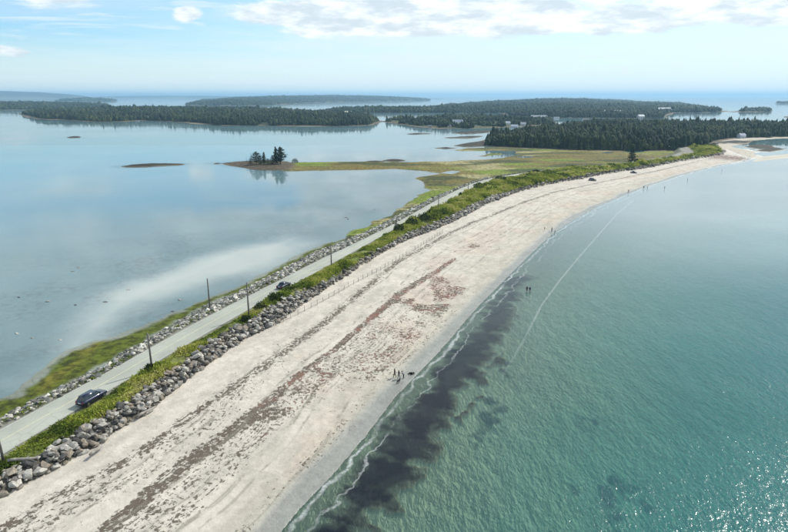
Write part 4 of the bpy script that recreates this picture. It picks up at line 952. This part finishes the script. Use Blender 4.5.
# ------------------------------------------------------------------ people and a dog
skin_m = noisy('skin', (.42, .25, .17), (.48, .30, .21), 6, .6)
cloth = {k: noisy('cloth_' + k, tuple(c_), tuple(min(1, q_ * 1.35 + .01) for q_ in c_), 5) for k, c_ in dict(black=(.012, .012, .014), navy=(.02, .03, .07), grey=(.16, .17, .18), white=(.70, .70, .68), red=(.30, .04, .03), denim=(.06, .09, .16), teal=(.05, .16, .17)).items()}
hair_m = {k: noisy('hair_' + k, c_, c_, 5) for k, c_ in dict(dark=(.02, .014, .010), brown=(.07, .04, .02), fair=(.28, .2, .1)).items()}
def grow(name, J, E_, mats, pick, sub=1):
    """skeleton joints with radii grown into one continuous surface"""
    names = list(J); me_ = bpy.data.meshes.new(name); me_.from_pydata([J[k][0] for k in names], [(names.index(a), names.index(b_)) for a, b_ in E_], [])
    o = bpy.data.objects.new(name, me_); COL.objects.link(o); md = o.modifiers.new('skin', 'SKIN'); md.use_smooth_shade = True
    sv_ = me_.skin_vertices[0].data
    for i, k in enumerate(names): r_ = J[k][1]; sv_[i].radius = (r_ * 1.2, r_ * 1.2) if not isinstance(r_, tuple) else (r_[0] * 1.2, r_[1] * 1.2); sv_[i].use_root = (i == 0)
    o.modifiers.new('sub', 'SUBSURF').levels = sub
    dg = bpy.context.evaluated_depsgraph_get(); new = bpy.data.meshes.new_from_object(o.evaluated_get(dg)); bpy.data.objects.remove(o); new.name = name
    new.materials.clear()
    for m_ in mats: new.materials.append(m_)
    new.polygons.foreach_set('material_index', [pick(p_.center) for p_ in new.polygons]); return new
def person(px, py, label, top_c, leg_c, hair='dark', pose='stand', h=1.72, face=0., legbare=False, hz=0., hat=None, group=None):
    x, y = G(px, py, hz); z_ = z1(x, y); s = h / 1.72
    root = thing('person', label, 'person', (x, y, z_), face)
    st_ = .19 if pose == 'walk' else .02; f_ = .42 if pose == 'bend' else 0.
    def B(xx, yy, zz_):     # bend the trunk forward (+y) above the hips
        if zz_ > .92 and f_:
            a = f_ * 2.2; d = zz_ - .92; return (xx * s, (yy + math.sin(a) * d - .12) * s, (.90 + math.cos(a) * d) * s)
        return (xx * s, yy * s, zz_ * s)
    J = {'pelvis': (B(0, 0, .95), (.135, .10)), 'waist': (B(0, .0, 1.10), (.125, .09)), 'chest': (B(0, .0, 1.30), (.15, .10)), 'neck0': (B(0, 0, 1.43), .075), 'neck': (B(0, .01, 1.49), .055), 'head': (B(0, .02, 1.58), (.078, .088)), 'crown': (B(0, .01, 1.67), (.07, .08))}
    E_ = [('pelvis', 'waist'), ('waist', 'chest'), ('chest', 'neck0'), ('neck0', 'neck'), ('neck', 'head'), ('head', 'crown')]
    for q_, sg in (('l', -1), ('r', 1)):
        a = st_ * sg; sw = -st_ * sg * .8; reach = .35 if pose == 'bend' else 0
        J['hip' + q_] = (B(sg * .09, 0, .90), .085); J['knee' + q_] = (B(sg * .10, a * .5 + .03, .49), .058); J['ankle' + q_] = (B(sg * .105, a - .02, .09), .042); J['toe' + q_] = (B(sg * .12, a + .15, .035), .035)
        J['shoulder' + q_] = (B(sg * .185, 0, 1.39), .055); J['elbow' + q_] = (B(sg * .25, sw * .4 - .03 + reach * .5, 1.12), .042); J['wrist' + q_] = (B(sg * .25, sw + .06 + reach, .90 if not f_ else 1.05), .030); J['hand' + q_] = (B(sg * .245, sw + .09 + reach, .82 if not f_ else .98), (.036, .02))
        E_ += [('pelvis', 'hip' + q_), ('hip' + q_, 'knee' + q_), ('knee' + q_, 'ankle' + q_), ('ankle' + q_, 'toe' + q_), ('chest', 'shoulder' + q_), ('shoulder' + q_, 'elbow' + q_), ('elbow' + q_, 'wrist' + q_), ('wrist' + q_, 'hand' + q_)]
    nk = Vector(J['neck'][0]); wr_ = [Vector(J['wrist' + q_][0]) for q_ in 'lr']; hip_z = .93 * s; up_ = (Vector(J['crown'][0]) - nk).normalized()
    def pick(c_):
        if (c_ - nk).dot(up_) > .0: return 0
        if min((c_ - w_).length for w_ in wr_) < .10 * s: return 0
        if c_.z > hip_z: return 1
        if legbare and c_.z < .50 * s: return 0
        return 2
    part('body', grow('body', J, E_, [skin_m, cloth[top_c], cloth[leg_c]], pick), None, root)
    hc = Vector(J['head'][0]) + up_ * .05 * s; bm = bmesh.new(); bmesh.ops.create_icosphere(bm, subdivisions=2, radius=.112 * s)
    for v_ in bm.verts:
        if v_.co.y > .03 and v_.co.z < .03: v_.co.y = .03
        v_.co.z = max(v_.co.z, -.05 * s); v_.co += hc + Vector((0, -.02, .01))
    part('hair' if not hat else 'hat', bm_done(bm, 'hair', True), hair_m[hair] if not hat else cloth[hat], root)
    for sg in (-1, 1):       # fingers: four short chains and a thumb closing lightly
        q_ = 'l' if sg < 0 else 'r'; h0 = Vector(J['hand' + q_][0]); bm = bmesh.new()
        for k_, (oy, ln) in enumerate(((-.03, .06), (-.01, .075), (.01, .07), (.03, .055))):
            bm_tube(bm, [h0 + Vector((0, oy, .0)) * s, h0 + Vector((-.005 * sg, oy, -ln * .6)) * s, h0 + Vector((-.02 * sg, oy, -ln)) * s], [.009 * s, .008 * s, .006 * s], 5)
        bm_tube(bm, [h0 + Vector((0, .02, .03)) * s, h0 + Vector((-.01 * sg, .05, .0)) * s, h0 + Vector((-.015 * sg, .055, -.03)) * s], [.011 * s, .009 * s, .007 * s], 5)
        part('fingers', bm_done(bm, 'fingers', True), skin_m, root)
    return root
person(394.7, 375.3, 'person in black walking on the sand, seaweed side of the pair', 'black', 'black', 'dark', 'walk', 1.78, R(-60), hz=.6)
person(398.9, 376.2, 'second person in dark clothes walking beside the one in black', 'black', 'navy', 'brown', 'walk', 1.68, R(-50), hz=.6)
person(403.6, 376.4, 'person in a pale top bending down beside the walking pair', 'grey', 'black', 'dark', 'bend', 1.65, R(60), hz=.5)
person(526.8, 292.2, 'taller person in dark clothes wading past the dark seaweed with trousers rolled', 'black', 'black', 'dark', 'stand', 1.80, R(160), True, hz=-.2)
person(529.8, 292.0, 'shorter person wading close beside the taller one in dark clothes', 'navy', 'grey', 'brown', 'stand', 1.62, R(170), True, hz=-.2)
person(544.5, 231.2, 'person in a black top and pale trousers on the wet sand edge', 'black', 'white', 'dark', 'walk', 1.70, R(100), hz=.2)
person(551.7, 232.0, 'person in a grey top standing at the edge of the water', 'grey', 'black', 'brown', 'stand', 1.78, R(120), hz=0)
person(554.8, 233.6, 'small person in grey wading beside the one in a grey top', 'grey', 'grey', 'fair', 'stand', 1.25, R(120), True, hz=-.1)
person(628.4, 193.0, 'person in dark clothes walking alone along the far waterline', 'black', 'denim', 'dark', 'walk', 1.75, R(-40), hz=0)
person(643.6, 189.0, 'person in a navy top, left one of the far pair at the waterline', 'navy', 'grey', 'brown', 'stand', 1.78, R(-30), hz=0)
person(647.5, 188.7, 'person in a white top, right one of the far pair at the waterline', 'white', 'black', 'dark', 'walk', 1.65, R(-30), hz=0)
person(664.5, 189.6, 'person in a dark top wading alone in the far shallows', 'navy', 'black', 'brown', 'stand', 1.72, R(40), True, hz=-.2)
person(687.4, 181.6, 'tall looking person in teal wading further out near the far beach', 'teal', 'denim', 'dark', 'stand', 1.85, R(80), True, hz=-.2)
person(721.8, 172.0, 'most distant person, in a red top at the edge of the headland sand', 'red', 'grey', 'brown', 'stand', 1.75, R(60), hz=-.1)
x, y = G(398.4, 381.2, .45); root = thing('dog', 'black dog trotting on the sand in front of the walking pair', 'dog', (x, y, z1(x, y)), R(-40))
J = {'hips': ((0, -.28, .50), (.10, .11)), 'belly': ((0, -.05, .49), (.09, .10)), 'chest': ((0, .22, .50), (.11, .14)), 'neck': ((0, .38, .62), .08), 'head': ((0, .48, .72), .075), 'muzzle': ((0, .62, .69), .04), 'tail0': ((0, -.42, .56), .03), 'tail': ((0, -.62, .70), .018)}
E_ = [('hips', 'belly'), ('belly', 'chest'), ('chest', 'neck'), ('neck', 'head'), ('head', 'muzzle'), ('hips', 'tail0'), ('tail0', 'tail')]
for q_, sg in (('l', -1), ('r', 1)):
    J['stifle' + q_] = ((sg * .09, -.22 + .05 * sg, .34), .06); J['hock' + q_] = ((sg * .09, -.38 + .06 * sg, .20), .028); J['hpaw' + q_] = ((sg * .09, -.33 + .08 * sg, .03), .03)
    J['elbow' + q_] = ((sg * .09, .22 - .05 * sg, .33), .045); J['carpus' + q_] = ((sg * .09, .24 - .08 * sg, .17), .028); J['fpaw' + q_] = ((sg * .09, .27 - .1 * sg, .03), .03)
    J['ear' + q_] = ((sg * .06, .44, .80), .02)
    E_ += [('hips', 'stifle' + q_), ('stifle' + q_, 'hock' + q_), ('hock' + q_, 'hpaw' + q_), ('chest', 'elbow' + q_), ('elbow' + q_, 'carpus' + q_), ('carpus' + q_, 'fpaw' + q_), ('head', 'ear' + q_)]
part('body', grow('body', J, E_, [cloth['black']], lambda c_: 0), None, root)
x, y = G(410.8, 372.6, .3); kel = bulk('kelp', [clump_proto(30, 901, .5, .3)], np.array([(random.gauss(0, .35), random.gauss(0, .18), 0) for _ in range(12)]), np.full((12, 3), .4), rng.uniform(0, 6, 12), rng.random(12) * .3)
kel.materials.append(tinted('dark_kelp', [(0, (.012, .010, .008)), (1, (.04, .03, .02))]))
tag(bpy.data.objects.new('seaweed_heap', kel), 'dark heap of seaweed on the sand near the bending person', 'seaweed'); o = bpy.data.objects['seaweed_heap']; COL.objects.link(o); o.location = (x, y, z1(x, y))

for i, (px_, py_) in enumerate([(78, 267.5), (72.5, 271.4), (18.5, 297.3), (47.5, 301.5), (75, 305), (128.5, 289.6), (17, 333.5), (32, 338), (180, 300), (172.5, 311.5), (374.5, 209.5), (348, 219), (345.5, 217.5), (60, 340), (105, 302)]):
    x, y = G(px_, py_); me_ = mesh_of('half_sunken_rock', *rocks[i % 14]); me_.materials.append(rk_obj)
    o = link('half_sunken_rock', me_, label='small dark rock breaking the surface of the lagoon, well off the road', cat='rock', group='rocks scattered in the lagoon')
    o.location = (x, y, -.02); o.scale = (random.uniform(.8, 1.8), random.uniform(.6, 1.), random.uniform(.5, .8)); o.rotation_euler = (0, 0, random.uniform(-.5, .5))
drift = noisy('driftwood', (.20, .18, .16), (.34, .32, .28), 3)
for px_, py_, ln_, rz_, lb in ((24, 468.5, 3.4, R(12), 'long dark driftwood log lying across the boulders at the lower left'), (147, 411, 3.6, R(62), 'pale driftwood log leaning at the foot of the boulders on the sand'), (97, 449, 2.6, R(75), 'short pale driftwood log among the boulders, nearer the viewer than the leaning one')):
    x, y = G(px_, py_, 2.6); z_ = z1(x, y); bm = bmesh.new(); bm_tube(bm, [(-ln_ / 2, 0, 0), (-ln_ / 4, .08, .05), (ln_ / 4, -.05, .12), (ln_ / 2, .04, .1)], [.24, .22, .18, .12], 9)
    bm_tube(bm, [(ln_ * .1, 0, .1), (ln_ * .22, .3, .35)], [.07, .03], 6); me_ = bm_done(bm, 'driftwood_log', True); me_.materials.append(drift)
    o = link('driftwood_log', me_, label=lb, cat='driftwood'); o.location = (x, y, z_ + .55); o.rotation_euler = (0, .05, rz_)

# ------------------------------------------------------------------ houses
def house(px, py, w_, d_, hw_, wallc, roofc, label, rz=0., hz=3., pitch=.75, nwin=3, chim=True):
    w_ *= .72; d_ *= .75; hw_ *= .8
    x, y = G(px, py, hz); z_ = z1(x, y); root = thing('house', label, 'house', (x, y, z_ - .3), rz)
    wm = noisy('house_paint', wallc, tuple(c_ * .88 for c_ in wallc), 1.5, .8); rm = noisy('shingles', roofc, tuple(c_ * .75 for c_ in roofc), 1.5)
    rh = d_ / 2 * pitch; a, b_ = w_ / 2, d_ / 2
    V = [(-a, -b_, 0), (a, -b_, 0), (a, b_, 0), (-a, b_, 0), (-a, -b_, hw_), (a, -b_, hw_), (a, b_, hw_), (-a, b_, hw_), (-a, 0, hw_ + rh), (a, 0, hw_ + rh)]
    part('wall', mesh_of('wall', V, [(0, 1, 5, 4), (1, 2, 6, 9, 5), (2, 3, 7, 6), (3, 0, 4, 8, 7), (4, 5, 9, 8), (6, 7, 8, 9)]), wm, root)
    e = .4; t_ = .18; rv = []; dz_ = e * pitch
    for zz_ in (0.02, t_): rv += [(-a - e, -b_ - e, hw_ - dz_ + zz_), (a + e, -b_ - e, hw_ - dz_ + zz_), (a + e, 0, hw_ + rh + zz_), (-a - e, 0, hw_ + rh + zz_), (a + e, b_ + e, hw_ - dz_ + zz_), (-a - e, b_ + e, hw_ - dz_ + zz_)]
    rf = part('roof', mesh_of('roof', rv, [(6, 7, 8, 9), (9, 8, 10, 11), (0, 3, 2, 1), (3, 5, 4, 2), (0, 1, 7, 6), (4, 5, 11, 10), (1, 2, 8, 7), (2, 4, 10, 8), (3, 0, 6, 9), (5, 3, 9, 11)]), rm, root)
    if chim: bm = bmesh.new(); bm_box(bm, a * .3 - .35, a * .3 + .35, -.35, .35, hw_ + rh - .5, hw_ + rh + 1.0); part('chimney', bm_done(bm, 'chimney'), brick_m, rf)
    for i in range(nwin):
        xx = -a + w_ * (i + .5) / nwin
        nm_ = 'door' if (i == nwin // 2 and nwin > 2) else 'window'; zl, zh = (.3, 2.2) if nm_ == 'door' else (1.2, 2.3)
        bm = bmesh.new(); bm_box(bm, xx - .55, xx + .55, -b_ - .05, -b_ + .02, zl, zh); wo = part(nm_, bm_done(bm, nm_), trim_m if nm_ == 'window' else door_m, root)
        if nm_ == 'window': bm = bmesh.new(); bm_box(bm, xx - .45, xx + .45, -b_ - .07, -b_ - .045, zl + .1, zh - .1); part('pane', bm_done(bm, 'pane'), glass_m, wo)
brick_m = noisy('chimney_brick', (.25, .12, .09), (.32, .17, .13), 3); trim_m = noisy('white_trim', (.75, .75, .72), (.68, .68, .66), 2); door_m = noisy('door_paint', (.08, .09, .11), (.10, .12, .14), 3)
Wt, Gy, Dk = (.52, .52, .50), (.20, .20, .21), (.07, .075, .085)
house(56, 117.2, 26, 9, 4.5, (.30, .32, .30), Gy, 'long low grey house among trees at the left end of the wooded island', 0, nwin=6)
house(118, 115.6, 13, 10, 5, (.28, .29, .28), (.30, .31, .32), 'house with a steep pale roof among the trees of the wooded island', R(90), pitch=1.2)
house(147, 118.6, 12, 8, 5, Wt, Gy, 'small white house in a gap in the trees of the wooded island', 0)
house(137.5, 121.1, 9, 5, 2.6, (.45, .45, .42), Gy, 'low boathouse at the water edge below the small white house', 0, chim=False, hz=.5)
house(219, 120.3, 6, 6, 4, Wt, Gy, 'tiny white cottage in the shore trees right of the middle of the wooded island', 0, chim=False)
house(348, 108.6, 26, 14, 11, (.75, .72, .45), (.70, .70, .55), 'large bright building above the trees beyond the wooded island', 0, hz=16, chim=False, nwin=5)
house(418, 112.0, 16, 10, 6, Wt, (.30, .33, .37), 'left one of two white houses on the shore of the long blue headland', 0)
house(429.8, 111.4, 14, 14, 8, Wt, (.40, .42, .45), 'right taller one of two white houses on the long blue headland', R(90))
house(520.6, 114.6, 11, 9, 8, Wt, Gy, 'narrow white house by the water of the long headland, beyond the wood', R(90))
house(539, 117.2, 52, 10, 5, (.55, .57, .55), (.42, .44, .46), 'long low pale shed on the shore beyond the wood', 0, nwin=8, chim=False, hz=1.5)
house(551, 112.6, 14, 10, 6, Wt, Gy, 'white house among trees above the long pale shed', 0, hz=8)
house(556.6, 117.9, 16, 9, 5, Wt, (.3, .32, .35), 'white house at the right hand end of the long pale shed', 0, hz=1.5)
house(586, 116.8, 16, 11, 6, (.6, .62, .62), Gy, 'pale grey house on the wooded headland right of the shed', 0, hz=9)
house(602, 104.2, 26, 14, 9, Wt, (.5, .52, .55), 'small white house high on the skyline of the central hill', 0, hz=30, chim=False)
house(619, 103.9, 30, 14, 8, Wt, (.5, .52, .55), 'second small pale house on the central hill, right of the skyline one', 0, hz=30, chim=False)
house(641.5, 108.6, 22, 12, 6, Wt, (.68, .70, .70), 'bright white house on the right part of the central hill', R(20), hz=22, chim=False)
house(665, 107.9, 70, 22, 9, Wt, (.7, .72, .72), 'long bright white building near the end of the central hill', R(8), hz=14, nwin=9, chim=False)
house(443, 125.2, 12, 8, 4, Wt, Gy, 'white cottage at the left of the hamlet on the low green point', 0)
house(457.6, 124.4, 24, 12, 6.5, (.62, .66, .70), (.30, .34, .40), 'largest house of the hamlet, pale blue with a gable, on the low green point', 0, nwin=5)
house(449.5, 127.3, 9, 6, 2.8, (.5, .5, .48), Gy, 'small shed at the water edge below the largest hamlet house', 0, chim=False, hz=1)
house(430, 126.0, 8, 6, 3, (.40, .38, .32), Gy, 'weathered shed on the thin left end of the low green point', 0, chim=False)
house(469, 126.4, 10, 8, 4, Wt, (.45, .3, .25), 'white cottage with a reddish roof just right of the largest hamlet house', 0)
house(507, 124.0, 14, 9, 4.5, (.66, .7, .74), (.42, .46, .52), 'pale blue cottage at the right part of the hamlet', R(10))
house(514.5, 125.6, 15, 9, 4, (.55, .58, .62), (.50, .54, .60), 'pale roofed cottage between the two other cottages at the right of the hamlet', R(-15))
house(523, 124.4, 12, 9, 4.5, Wt, (.35, .38, .42), 'white cottage at the right hand end of the hamlet beside the channel', 0)
house(741.5, 136.0, 11, 8, 5, (.55, .6, .66), (.42, .46, .52), 'pale blue house among the trees behind the headland cove', R(15))
house(631, 147.2, 20, 9, 3.2, (.58, .6, .6), (.62, .65, .66), 'low pale roofed building in the clearing at the front of the wood', 0, nwin=5, chim=False)
house(664, 146.8, 10, 8, 3.5, (.5, .52, .52), (.45, .48, .50), 'small grey cottage half hidden at the front of the wood', R(20))
house(553, 130.4, 16, 9, 4, (.6, .62, .62), (.5, .53, .56), 'pale house in the gap between the two ridges of the wood', 0)
